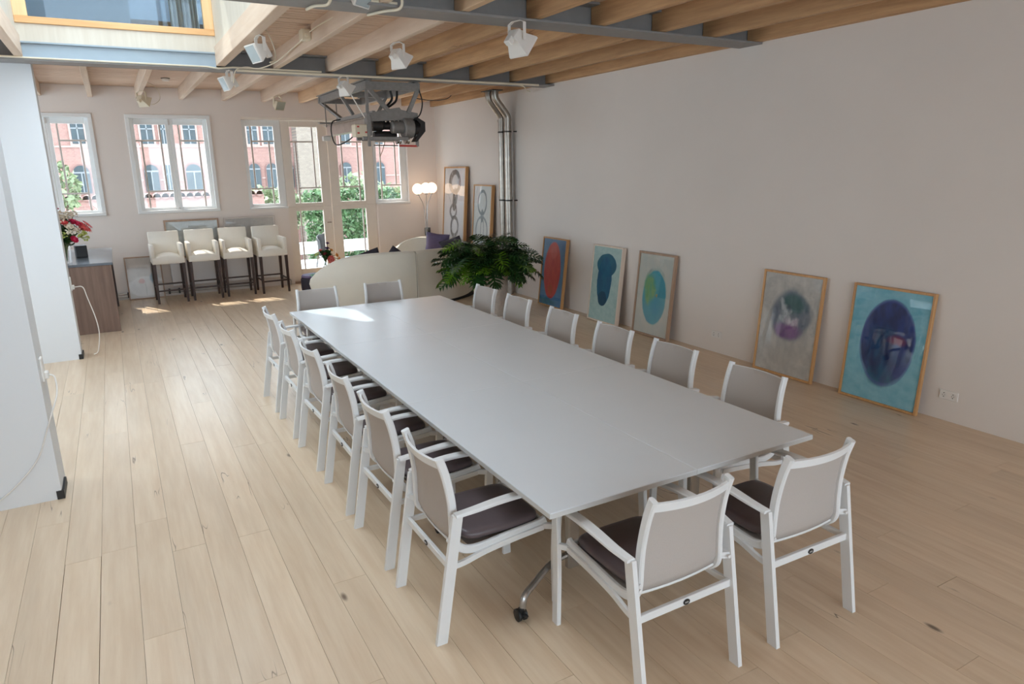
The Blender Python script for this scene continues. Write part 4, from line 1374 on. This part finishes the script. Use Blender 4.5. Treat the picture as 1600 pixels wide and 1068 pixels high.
LD, LL = leaf_mesh(M['leaf_dark'], 'leaf'), leaf_mesh(M['leaf_light'], 'leaf_light')
rp = random.Random(21)
pet = MB()
NL = 175
for i in range(NL):
    a = i * 2.399963 + rp.uniform(-.3, .3)
    q = (i + 0.5) / NL
    th = math.acos(1 - 1.50 * q)
    k_ = rp.uniform(0.60, 1.0)
    rr = 0.56 * math.sin(th) * k_
    z = 0.82 + 0.32 * math.cos(th) * k_ + rp.uniform(-.05, .05)
    tip = Vector((rr * 1.12 * math.cos(a) - 0.13, rr * 0.85 * math.sin(a), z))
    base = Vector((0.05 * math.cos(a), 0.05 * math.sin(a), 0.58))
    midp = base * 0.4 + tip * 0.6 + Vector((0, 0, 0.09 + 0.06 * q))
    pet.tube(smooth([base, midp, tip], 4), 0.0042, 4)
    low_front = tip.z < 0.90 and (math.sin(a) < 0.0)
    me = LL if (low_front and rp.random() < 0.45) or rp.random() < 0.08 else LD
    lf = link('leaf', me, pl)
    lf.location = tip
    s = rp.uniform(0.78, 1.08)
    lf.scale = (s, s, s)
    droop = rp.uniform(-0.5, 0.35) - 0.5 * q
    lf.rotation_euler = (Matrix.Rotation(a - PI / 2 + rp.uniform(-.6, .6), 4, 'Z') @ Matrix.Rotation(droop, 4, 'X') @ Matrix.Rotation(rp.uniform(-.5, .5), 4, 'Y')).to_euler()
pet.obj('leaf_stalks', M['stem_green'], pl, kind='stuff')

# ------------------------------------------------------------------ ducts on the right wall
for k, (y, lb) in enumerate(((10.26, 'nearer of the two galvanised ducts on the right wall'), (10.46, 'farther of the two galvanised ducts on the right wall'))):
    d = thing('duct', lb, 'duct', (5.76, y, 0), 0, 'galvanised ducts')
    R_ = 0.06
    MB().tube([(0, 0, 0.0), (0, 0, 2.86)], R_, 18).obj('pipe', M['galv'], d)
    MB().tube(smooth([(0, 0, 2.84), (0, 0, 2.90), (-0.04, 0, 2.97), (-0.19, 0, 3.15), (-0.225, 0, 3.22), (-0.225, 0, 3.305)], 4), R_ * 0.98, 18).obj('elbow', M['galv'], d, sharp=60)
    for z in (2.86, 1.62, 0.80):
        c = MB().lathe([(R_ + .001, -0.02), (R_ + .008, -0.02), (R_ + .008, 0.02), (R_ + .001, 0.02)], 18, (0, 0, z)).obj('collar', M['galv'], d)
    for z in (2.68, 1.58, 0.78):
        MB().lathe([(R_ + .001, -0.012), (R_ + .005, -0.012), (R_ + .005, 0.012), (R_ + .001, 0.012)], 18, (0, 0, z)).box((R_, -0.10, z - 0.008), (0.116, -0.085, z + 0.008)).box((-0.01, -0.10, z - 0.008), (0.01, -R_, z + 0.008)).obj('clamp', M['iron_dark'], d)
hs = thing('duct_collar', 'black sleeve where the two ducts enter the ceiling', 'collar', (5.535, 10.36, 3.3055))
MB().box((-0.10, -0.20, 0.0), (0.10, 0.20, 0.012), 0.004).obj('plate', M['black'], hs)

# ------------------------------------------------------------------ ceiling floodlights
def floodlight(label, loc, rz, tilt, mat='plastic_white', size=1.0):
    r = thing('floodlight', label, 'floodlight', loc, rz, 'ceiling floodlights')
    w = 0.085 * size
    MB().bar([(-w, 0, -0.14 * size), (-w, 0, -0.02), (-w * .5, 0, 0.0), (w * .5, 0, 0.0), (w, 0, -0.02), (w, 0, -0.14 * size)], 0.03, 0.005, (0, 1, 0)).obj('bracket', M[mat], r)
    hd = thing('lamp_head', None, None)
    hd.parent = r
    hd.location = (0, 0, -0.13 * size)
    hd.rotation_euler = (tilt, 0, 0)
    k = size
    b = MB()
    rings = []
    for y, hw, hh in ((0.055, 0.035, 0.03), (0.05, 0.05, 0.042), (-0.005, 0.068, 0.055), (-0.05, 0.092, 0.078), (-0.062, 0.098, 0.084), (-0.075, 0.098, 0.084)):
        rings.append([b.bm.verts.new((x * hw * k, y * k * 1.2, z * hh * k)) for x, z in ((-1, -1), (1, -1), (1, 1), (-1, 1))])
    for A, B in zip(rings, rings[1:]):
        for j in range(4):
            b.bm.faces.new((A[j], A[(j + 1) % 4], B[(j + 1) % 4], B[j]))
    b.bm.faces.new(rings[0])
    b.bm.faces.new(rings[-1][::-1])
    b.obj('housing', M[mat], hd, sharp=20)
    MB().box((-0.086 * k, -0.094 * k, -0.072 * k), (0.086 * k, -0.0885 * k, 0.072 * k), 0.003).obj('front_glass', M['smoke_glass'], hd)
    MB().box((-0.03 * k, 0.03 * k, -0.085 * k), (0.03 * k, 0.075 * k, -0.03 * k), 0.006).obj('terminal_box', M[mat], hd)
    return r


Q = PI / 2
floodlight('white floodlight under the light well trimmer, turned to the left', (1.33, 6.85, 3.30), -Q + 0.25, 0.45, size=0.95)
floodlight('white floodlight at the left end of the far steel beam', (1.38, 9.08, 3.27), -Q + 0.2, 0.4, size=0.95)
floodlight('white floodlight under the middle of the far steel beam, above the hoist', (2.74, 9.10, 3.27), Q + 0.45, 0.75, size=0.95)
floodlight('white floodlight under a joist between the two steel beams', (2.575, 6.72, 3.305), Q + 0.45, 0.75, size=0.95)
floodlight('white floodlight under the near steel beam, largest in view', (3.06, 5.27, 3.288), Q + 0.2, 0.65, size=1.1)
floodlight('white floodlight cut by the top edge of the photo on the near steel beam', (1.72, 5.235, 3.47), 0.6, 0.5, size=0.85)
floodlight('grey floodlight near the end wall above the double window', (0.585, 12.25, 3.305), 2.4, 0.5, 'plastic_cream', 0.9)
floodlight('grey floodlight near the end wall above the left side window', (2.575, 12.32, 3.305), 0.5, 0.5, 'plastic_cream', 0.9)


def cable(label, pts, r=0.006, mat='cable', name='cable', n=6):
    o = MB().tube(smooth(pts, n), r, 6).obj(name, M[mat], None, label, 'cable', sharp=80)
    return o


jb = thing('junction_box', 'cream junction box on the side of a joist beside the light well', 'junction box', (1.84, 7.25, 3.40), 0)
MB().box((-0.05, -0.06, -0.05), (0.04, 0.06, 0.05), 0.008).obj('box', M['plastic_cream'], jb)
MB().lathe([(0, 0), (.018, 0), (.018, .03), (0, .03)], 10, mat4=Matrix.Translation((0, -0.06, 0)) @ Matrix.Rotation(PI / 2, 4, 'X')).lathe([(0, 0), (.018, 0), (.018, .03), (0, .03)], 10, mat4=Matrix.Translation((0, 0.09, 0)) @ Matrix.Rotation(PI / 2, 4, 'X')).obj('gland', M['plastic_cream'], jb)
cable('cream cable drooping from the junction box to the far beam floodlight', [(1.85, 7.35, 3.39), (1.84, 7.9, 3.36), (1.80, 8.5, 3.31), (1.68, 8.85, 3.28), (1.55, 8.95, 3.30), (1.44, 8.98, 3.26), (1.40, 8.97, 3.12)])
cable('pair of cream cables from the near steel beam to the junction box', [(1.95, 5.56, 3.42), (1.90, 6.2, 3.42), (1.86, 6.8, 3.42), (1.85, 7.12, 3.41)])
cable('cream cable loop behind the trimmer floodlight', [(1.40, 6.86, 3.08), (1.47, 6.95, 3.12), (1.50, 7.1, 3.25), (1.46, 7.2, 3.42), (1.42, 7.3, 3.48)])
cable('cream cable hooked over the lower flange of the near steel beam, left', [(1.58, 5.20, 3.40), (1.52, 5.18, 3.31), (1.50, 5.24, 3.265), (1.44, 5.34, 3.27), (1.42, 5.5, 3.275)], 0.011)
cable('cream cable hooked over the lower flange of the near steel beam, right', [(2.00, 5.18, 3.46), (2.03, 5.16, 3.34), (2.02, 5.19, 3.275), (1.94, 5.30, 3.27), (1.88, 5.50, 3.275)], 0.011)
cable('cream cable lying along the near steel beam flange', [(1.1, 5.24, 3.318), (1.6, 5.235, 3.318), (2.02, 5.235, 3.318)], 0.011)
cable('thin cream cable looping from the end wall floodlight to the joist', [(0.64, 12.27, 3.14), (0.74, 12.3, 3.13), (0.84, 12.4, 3.22), (0.82, 12.5, 3.38), (0.70, 12.55, 3.47), (0.64, 12.55, 3.45)], 0.005)
cable('white cable hanging down the front of the nearest pier', [(-0.530, 5.38, 0.84), (-0.50, 5.37, 0.82), (-0.50, 5.32, 0.72), (-0.545, 5.242, 0.60), (-0.585, 5.240, 0.50), (-0.66, 5.240, 0.32), (-0.78, 5.240, 0.18), (-0.92, 5.240, 0.07), (-1.05, 5.240, 0.02)], 0.005, 'plastic_white')
cable('white cable hanging from the plug on the second pier to the floor', [(-0.528, 9.52, 0.84), (-0.45, 9.52, 0.83), (-0.42, 9.52, 0.70), (-0.37, 9.50, 0.45), (-0.36, 9.50, 0.25), (-0.40, 9.50, 0.05), (-0.45, 9.50, 0.012)], 0.006, 'plastic_white')
cable('white cable over the ducts along the far steel beam', [(4.3, 9.03, 3.262), (4.9, 9.03, 3.26), (5.3, 9.04, 3.255), (5.55, 9.3, 3.23), (5.80, 9.6, 3.24)], 0.008)
cable('black cable along the far beam to the ceiling socket', [(3.95, 9.75, 3.10), (4.4, 10.2, 3.12), (4.9, 10.8, 3.20), (5.2, 11.2, 3.30), (5.3, 11.3, 3.42)], 0.007, 'black')
for x, y, lb in ((0.93, 12.1, 'small round smoke detector on the ceiling near the double window'), (4.9, 11.3, 'small round ceiling socket beyond the hoist')):
    sd = thing('smoke_detector', lb, 'detector', (x, y, ZC + 0.002))
    MB().lathe([(0, 0), (0.06, 0), (0.06, -0.02), (0.045, -0.04), (0, -0.042)], 20).obj('body', M['plastic_white'], sd)
    MB().lathe([(0.061, -0.004), (0.063, -0.004), (0.063, -0.012), (0.061, -0.012)], 20).obj('base_ring', M['iron_dark'], sd)

# ------------------------------------------------------------------ hoist
hz = thing('electric_hoist', 'grey steel electric hoist with motor and trusses hanging from the far beam', 'hoist', (3.40, 9.30, 0))
H = M['steel_hoist']


def hb(name, pts, w, t, side, mat=H, label=None):
    return MB().bar(pts, w, t, side).obj(name, mat, hz, label)


# two rails under the ceiling running away from the camera, on hangers
for x in (-0.30, 0.38):
    hb('top_rail', [(x, -0.08, 3.20), (x, 2.35, 3.20)], 0.05, 0.10, (1, 0, 0))
    hb('top_flange', [(x, -0.08, 3.26), (x, 2.35, 3.26)], 0.11, 0.012, (1, 0, 0))
hb('cross_rail', [(-0.34, -0.06, 3.19), (0.42, -0.06, 3.19)], 0.06, 0.10, (0, 1, 0))
hb('cross_rail', [(-0.34, 1.1, 3.19), (0.42, 1.1, 3.19)], 0.06, 0.08, (0, 1, 0))
hb('cross_rail', [(-0.34, 2.3, 3.19), (0.42, 2.3, 3.19)], 0.06, 0.08, (0, 1, 0))
# diagonal struts
hb('strut', [(-0.30, -0.06, 3.16), (-0.02, -0.02, 2.88)], 0.05, 0.05, (0, 1, 0))
hb('strut', [(0.40, -0.06, 3.16), (0.26, -0.02, 2.86)], 0.05, 0.05, (0, 1, 0))
hb('strut', [(-0.34, -0.10, 3.14), (-0.34, -0.10, 2.42)], 0.035, 0.035, (0, 1, 0))
hb('strut', [(-0.32, 1.1, 3.16), (-0.16, 1.1, 2.90)], 0.05, 0.04, (0, 1, 0))
hb('strut', [(0.36, 1.1, 3.16), (0.20, 1.1, 2.90)], 0.05, 0.04, (0, 1, 0))
hb('strut', [(-0.30, 2.3, 3.16), (-0.12, 1.75, 2.86)], 0.05, 0.04, (1, 0, 0))
hb('strut', [(-0.28, 2.15, 3.16), (-0.28, 2.15, 2.78)], 0.014, 0.014, (1, 0, 0))
hb('strut', [(-0.10, 2.15, 3.16), (-0.10, 2.15, 2.78)], 0.014, 0.014, (1, 0, 0))
hb('lower_chord', [(-0.20, 0.05, 2.86), (-0.20, 1.8, 2.86)], 0.04, 0.05, (1, 0, 0))
# main crane beam, pale at the far end
bm_ = MB()
x, z = -0.17, 2.74
bm_.box((x - 0.07, 0.0, z + 0.07), (x + 0.07, 2.5, z + 0.085)).box((x - 0.07, 0.0, z - 0.085), (x + 0.07, 2.5, z - 0.07)).box((x - 0.012, 0.0, z - 0.07), (x + 0.012, 2.5, z + 0.07))
bm_.obj('crane_beam', M['galv'], hz)
MB().box((x - 0.10, 2.42, z - 0.16), (x + 0.02, 2.52, z - 0.085), 0.006).obj('end_stop', M['plastic_white'], hz)
hb('hanger_plate', [(-0.40, 2.15, 2.84), (0.02, 2.15, 2.84)], 0.12, 0.02, (0, 1, 0))
# carriage plate and housing over the motor
MB().prism([(-0.32, 2.74), (0.40, 2.78), (0.40, 2.86), (0.16, 2.90), (0.14, 2.93), (-0.05, 2.90), (-0.32, 2.84)], -0.02, 0.10).obj('carriage_plate', H, hz)
MB().box((-0.05, 0.05, 2.80), (0.40, 0.40, 2.85), 0.004).obj('carriage_plate', H, hz)


def xcyl(name, x0, x1, y, z, prof, mat, seg=20):
    """lathe along x"""
    mt = Matrix.Translation((x0, y, z)) @ Matrix.Rotation(PI / 2, 4, 'Y')
    L_ = x1 - x0
    return MB().lathe([(r_, q * L_) for r_, q in prof], seg, mat4=mt).obj(name, mat, hz)


xcyl('motor', 0.00, 0.20, -0.02, 2.67, [(0, 0), (.065, 0), (.08, .08), (.08, .92), (.07, 1), (0, 1)], M['steel_hoist'])
dr = xcyl('brake_drum', 0.17, 0.31, -0.02, 2.66, [(0, 0), (.12, 0), (.132, .12), (.132, .88), (.12, 1), (0, 1)], M['steel_hoist'])
xcyl('motor', 0.31, 0.45, 0.0, 2.65, [(0, 0), (.09, 0), (.10, .1), (.10, .85), (.07, 1), (0, 1)], M['iron_dark'])
xcyl('gear_housing', -0.24, 0.02, 0.04, 2.69, [(0, 0), (.07, 0), (.07, .5), (.05, .6), (.05, 1), (0, 1)], M['iron_dark'])
xcyl('gear_housing', -0.22, 0.10, 0.06, 2.57, [(0, 0), (.045, 0), (.055, .2), (.055, .8), (.04, 1), (0, 1)], M['iron_dark'])
for xx in (-0.19, -0.13, -0.07, -0.01, 0.05, 0.11, 0.17, 0.23):
    xcyl('cooling_fin', xx, xx + 0.02, 0.08, 2.755, [(0, 0), (.035, 0), (.035, 1), (0, 1)], M['iron_dark'], 12)
MB().prism([(0.36, 2.80), (0.47, 2.74), (0.47, 2.62), (0.34, 2.48), (0.30, 2.48), (0.40, 2.64), (0.40, 2.72), (0.33, 2.78)], -0.10, 0.02).obj('end_guard', M['iron_dark'], hz)
MB().box((-0.42, -0.10, 2.50), (0.22, -0.06, 2.545), 0.004).box((-0.42, 0.16, 2.50), (0.22, 0.20, 2.545), 0.004).obj('lower_rail', H, hz)
sb = MB().box((-0.52, -0.09, 2.54), (-0.34, 0.06, 2.70), 0.008).obj('control_box', M['plastic_cream'], hz, 'pale control box with red marks')
for (qx, qz) in ((-0.49, 2.66), (-0.49, 2.58), (-0.385, 2.59)):
    MB().box((qx, -0.093, qz), (qx + 0.03, -0.089, qz + 0.02)).obj('printed_mark', M['red_print'], sb)
MB().box((-0.34, -0.04, 2.56), (-0.27, 0.06, 2.82), 0.006).obj('bearing_block', H, hz)
xcyl('pulley', 0.06, 0.12, -0.04, 2.50, [(0, 0), (.05, 0), (.05, .25), (.04, .5), (.05, .75), (.05, 1), (0, 1)], M['chrome'])
xcyl('pulley', 0.18, 0.24, -0.04, 2.50, [(0, 0), (.05, 0), (.05, .25), (.04, .5), (.05, .75), (.05, 1), (0, 1)], M['galv'])
MB().bar([(-0.26, -0.05, 2.435), (0.08, -0.05, 2.43)], 0.014, 0.014, (0, 1, 0)).obj('hanging_bar', M['iron_dark'], hz)
MB().bar([(0.10, -0.05, 2.43), (0.36, -0.05, 2.425)], 0.026, 0.026, (0, 1, 0)).obj('hanging_bar', M['red_print'], hz)
hb('strut', [(0.36, -0.05, 2.66), (0.36, -0.05, 2.42)], 0.035, 0.035, (0, 1, 0))
MB().tube([(-0.62, -0.22, 3.12), (-0.38, -0.1, 2.78)], 0.008, 6).obj('stay_rod', M['plastic_white'], hz)
MB().tube(smooth([(0.40, -0.08, 3.18), (0.44, -0.1, 3.0), (0.40, -0.1, 2.84), (0.30, -0.1, 2.76)], 5), 0.009, 6).obj('hoist_cable', M['black'], hz)
MB().tube(smooth([(-0.50, 0.6, 2.80), (-0.62, 0.6, 2.76), (-0.64, 0.6, 2.6), (-0.58, 0.6, 2.46), (-0.46, 0.4, 2.52), (-0.42, 0.1, 2.62)], 5), 0.009, 6).obj('hoist_cable', M['black'], hz)
MB().tube(smooth([(0.10, 0.2, 3.16), (0.12, 0.2, 3.06), (0.06, 0.2, 2.98), (-0.02, 0.2, 2.94)], 5), 0.016, 6).tube(smooth([(0.20, 0.2, 3.16), (0.18, 0.2, 3.04), (0.10, 0.2, 2.97), (0.02, 0.2, 2.93)], 5), 0.016, 6).obj('hoist_cable', M['black'], hz)
MB().tube(smooth([(-0.10, -0.05, 2.50), (-0.14, -0.05, 2.38), (-0.19, -0.05, 2.28)], 4), 0.005, 6).obj('pull_cord', M['frame_brown'], hz)

# ------------------------------------------------------------------ outside: terrace, hedge, street front
MB().box((0.5, YB + 0.33, -0.5), (9.0, 17.2, -0.02)).obj('terrace', M['terrace'], None, 'pale balcony floor outside the glazed doors', 'terrace', kind='structure')
rl = thing('balcony_rail', 'broad white balcony rail outside the glazed doors', 'railing', (5.0, 16.5, 0))
MB().box((-2.4, -0.06, 0.20), (4.0, 0.10, 0.47), 0.01).obj('rail', M['white_paint'], rl)
for x in (-2.3, -0.9, 0.6, 2.1, 3.6):
    MB().box((x, -0.04, -0.02), (x + 0.08, 0.08, 0.20), 0.006).obj('post', M['white_paint'], rl)
for cx_, cy_, rz_, lb in ((3.95, 15.0, 0.5, 'black wicker chair on the balcony outside the left door leaf'),):
    c = thing('balcony_chair', lb, 'chair', (cx_, cy_, -0.02), rz_)
    MB().grid(lambda u, v: (0.30 * math.sin((u - .5) * 2.6) * (1 + .1 * v), 0.24 - 0.48 * (1 - math.cos((u - .5) * 2.6)) * .8, 0.36 + 0.42 * v * (0.55 + 0.45 * math.cos((u - .5) * 2.2))), 12, 4, lambda u, v: (0, -0.02, 0)).obj('backrest', M['black'], c, sharp=60)
    MB().lathe([(0, .36), (.27, .36), (.28, .38), (.27, .41), (0, .41)], 20).obj('seat', M['black'], c)
    for sx in (-1, 1):
        for sy in (-1, 1):
            MB().tube([(sx * .22, sy * .22, 0), (sx * .18, sy * .18, .37)], .012, 6).obj('leg', M['black'], c)


def foliage(n, cx, cy, cz, rx, ry, rz, size, seed, boxy=False):
    rng = random.Random(seed)
    vs, fs = [], []
    for i in range(n):
        if boxy:
            p = Vector((rng.uniform(-1, 1) * rx, -ry + abs(rng.gauss(0, .25)) * ry, rng.uniform(-1, 1) * rz))
        else:
            d = Vector((rng.gauss(0, 1), rng.gauss(0, 1), rng.gauss(0, 1))).normalized() * rng.uniform(.55, 1) ** .5
            p = Vector((d.x * rx, d.y * ry, d.z * rz))
            p += Vector((rng.gauss(0, 1), rng.gauss(0, 1), rng.gauss(0, 1))) * .08 * rx
        p += Vector((cx, cy, cz))
        a = Vector((rng.gauss(0, 1), rng.gauss(0, 1), rng.gauss(0, 1))).normalized()
        b = a.cross(Vector((rng.gauss(0, 1), rng.gauss(0, 1), rng.gauss(0, 1)))).normalized()
        s = size * rng.uniform(.6, 1.2)
        k = len(vs)
        vs += [p - a * s, p + b * s * .5, p + a * s, p - b * s * .5]
        fs.append((k, k + 1, k + 2, k + 3))
    me = bpy.data.meshes.new('foliage')
    me.from_pydata([tuple(v) for v in vs], [], fs)
    return me


def shrub(name, label, cat, n, c, r, size, seed, mat, boxy=False, trunk=True, group=None):
    o = thing(name, label, cat, (c[0], c[1], -3.0 if trunk else -0.5), 0, group)
    me = foliage(n, 0, 0, c[2] - (-3.0 if trunk else -0.5), r[0], r[1], r[2], size, seed, boxy)
    me.materials.append(M[mat])
    link('foliage', me, o, kind='stuff')
    zt = c[2] - o.location.z
    b = MB()
    b.tube([(0, 0, 0), (0.05, 0, zt * .6), (-.05, 0, zt)], .12 if trunk else .03, 8, scales=[1, .8, .4])
    for k in range(4):
        b.tube([(0, 0, zt * .7), (r[0] * .6 * math.cos(k * 1.7), r[1] * .6 * math.sin(k * 1.7), zt + r[2] * .4)], .04 if trunk else .012, 6, scales=[1, .4])
    b.obj('trunk', M['bark'], o)
    return o


shrub('hedge', 'dense green hedge behind the balcony rail', 'hedge', 5200, (5.55, 18.4, 0.45), (1.35, 0.5, 1.15), .085, 4, 'hedge', True, False)
shrub('tree', 'leafy branch beyond the left casement window', 'tree', 420, (-1.25, 22.0, 1.75), (.55, .5, .65), .12, 11, 'tree_leaf', group='street trees')
shrub('tree', 'green bush seen low through the left side window', 'tree', 1500, (4.9, 26.0, 0.75), (1.3, .8, .70), .14, 12, 'tree_leaf', group='street trees')
shrub('tree', 'green bush seen low through the right door leaf', 'tree', 1800, (7.3, 24.0, 0.85), (1.5, .8, .9), .14, 13, 'tree_leaf', group='street trees')

FY = 45.0
KF = FY / 30.0
fx = lambda x: x * KF
fz = lambda z: 2.15 + (z - 2.15) * KF
bld = thing('brick_building', 'pink brick street front with arched windows across the water', 'building', (0, FY, -4.0))
MB().box((-30, 0, 0), (fx(6.72), 6, 13)).box((fx(8.15), 0, 0), (40, 6, 13)).box((fx(6.72), 0.01, 0), (fx(8.15), 6, 13)).obj('facade', M['brick_pink'], bld)
MB().box((fx(6.72), -1.2, 0), (fx(8.15), 0, 13)).obj('side_wing', M['brick_grey'], bld, 'grey brown brick bay')
for z0, z1 in ((3.0, 3.06), (1.78, 1.83)):
    MB().box((-30, -0.06, fz(z0) + 4), (fx(6.70), 0, fz(z1) + 4)).box((fx(8.17), -0.06, fz(z0) + 4), (40, 0, fz(z1) + 4)).obj('string_course', M['stone_pale'], bld)


def arch(x, w, z0, z1):
    x, w, z0, z1 = fx(x), w * KF, fz(z0) + 4, fz(z1) + 4
    r_ = w / 2

    def outline(o):
        p = [(x - r_ - o, z0 - o), (x + r_ + o, z0 - o)]
        for k in range(13):
            a = PI * k / 12
            p.append((x + (r_ + o) * math.cos(a), z1 - r_ + (r_ + o) * math.sin(a)))
        return p
    f = MB().prism(outline(.07), -0.10, 0.0).obj('window_surround', M['brick_dark'], bld)
    MB().prism(outline(0), -0.13, -0.101).obj('pane', M['far_glass'], f)
    MB().box((x - r_, -0.16, z1 - r_ - .04), (x + r_, -0.131, z1 - r_ + .04)).box((x - .03, -0.16, z0), (x + .03, -0.131, z1 - r_ - .04)).obj('glazing_bar', M['bar_grey'], f)


def rectw(x, w, z0, z1):
    x, w, z0, z1 = fx(x), w * KF, fz(z0) + 4, fz(z1) + 4
    f = MB().box((x - w / 2 - .1, -0.10, z0 - .1), (x + w / 2 + .1, 0, z1 + .1)).obj('window_surround', M['stone_pale'], bld)
    MB().box((x - w / 2, -0.13, z0), (x + w / 2, -0.101, z1)).obj('pane', M['far_glass'], f)
    MB().box((x - .03, -0.16, z0), (x + .03, -0.131, z1)).box((x - w / 2, -0.16, z0 + (z1 - z0) * .62), (x + w / 2, -0.131, z0 + (z1 - z0) * .62 + .06)).obj('glazing_bar', M['bar_grey'], f)


for x, w in ((-2.3, .5), (-0.85, .5), (1.40, .48), (2.87, .55), (5.12, .43), (5.79, .43), (6.45, .4), (8.87, .42), (10.35, .45), (11.6, .45)):
    arch(x, w, 1.39, 2.37)
rectw(1.98, .24, 1.39, 2.36)
for x, w in ((-2.3, .4), (-0.77, .40), (1.43, .40), (1.98, .2), (2.88, .43), (5.16, .38), (5.77, .40), (8.9, .4), (10.35, .4), (11.6, .4)):
    rectw(x, w, 3.12, 3.95)
qw = thing('quay_wall', 'low pink garden wall with a tiled edge across the water', 'wall', (1.0, 24.5, -4.0))
MB().box((-6.0, 0, 0), (3.4, 0.4, 5.34)).obj('wall', M['brick_pink'], qw)
for k in range(40):
    MB().lathe([(0.11, 0), (0.11, 0.5), (0, 0.5)], 8, mat4=Matrix.Translation((-5.9 + k * 0.235, -0.05, 5.36)) @ Matrix.Rotation(-PI / 2, 4, 'X')).obj('coping_tile', M['stone_pale'], qw)
MB().box((-60, 17.2, -5.0), (60, 60, -4.0)).obj('ground_street', M['asphalt'], None, 'pale street ground far below the windows', 'ground', kind='structure')
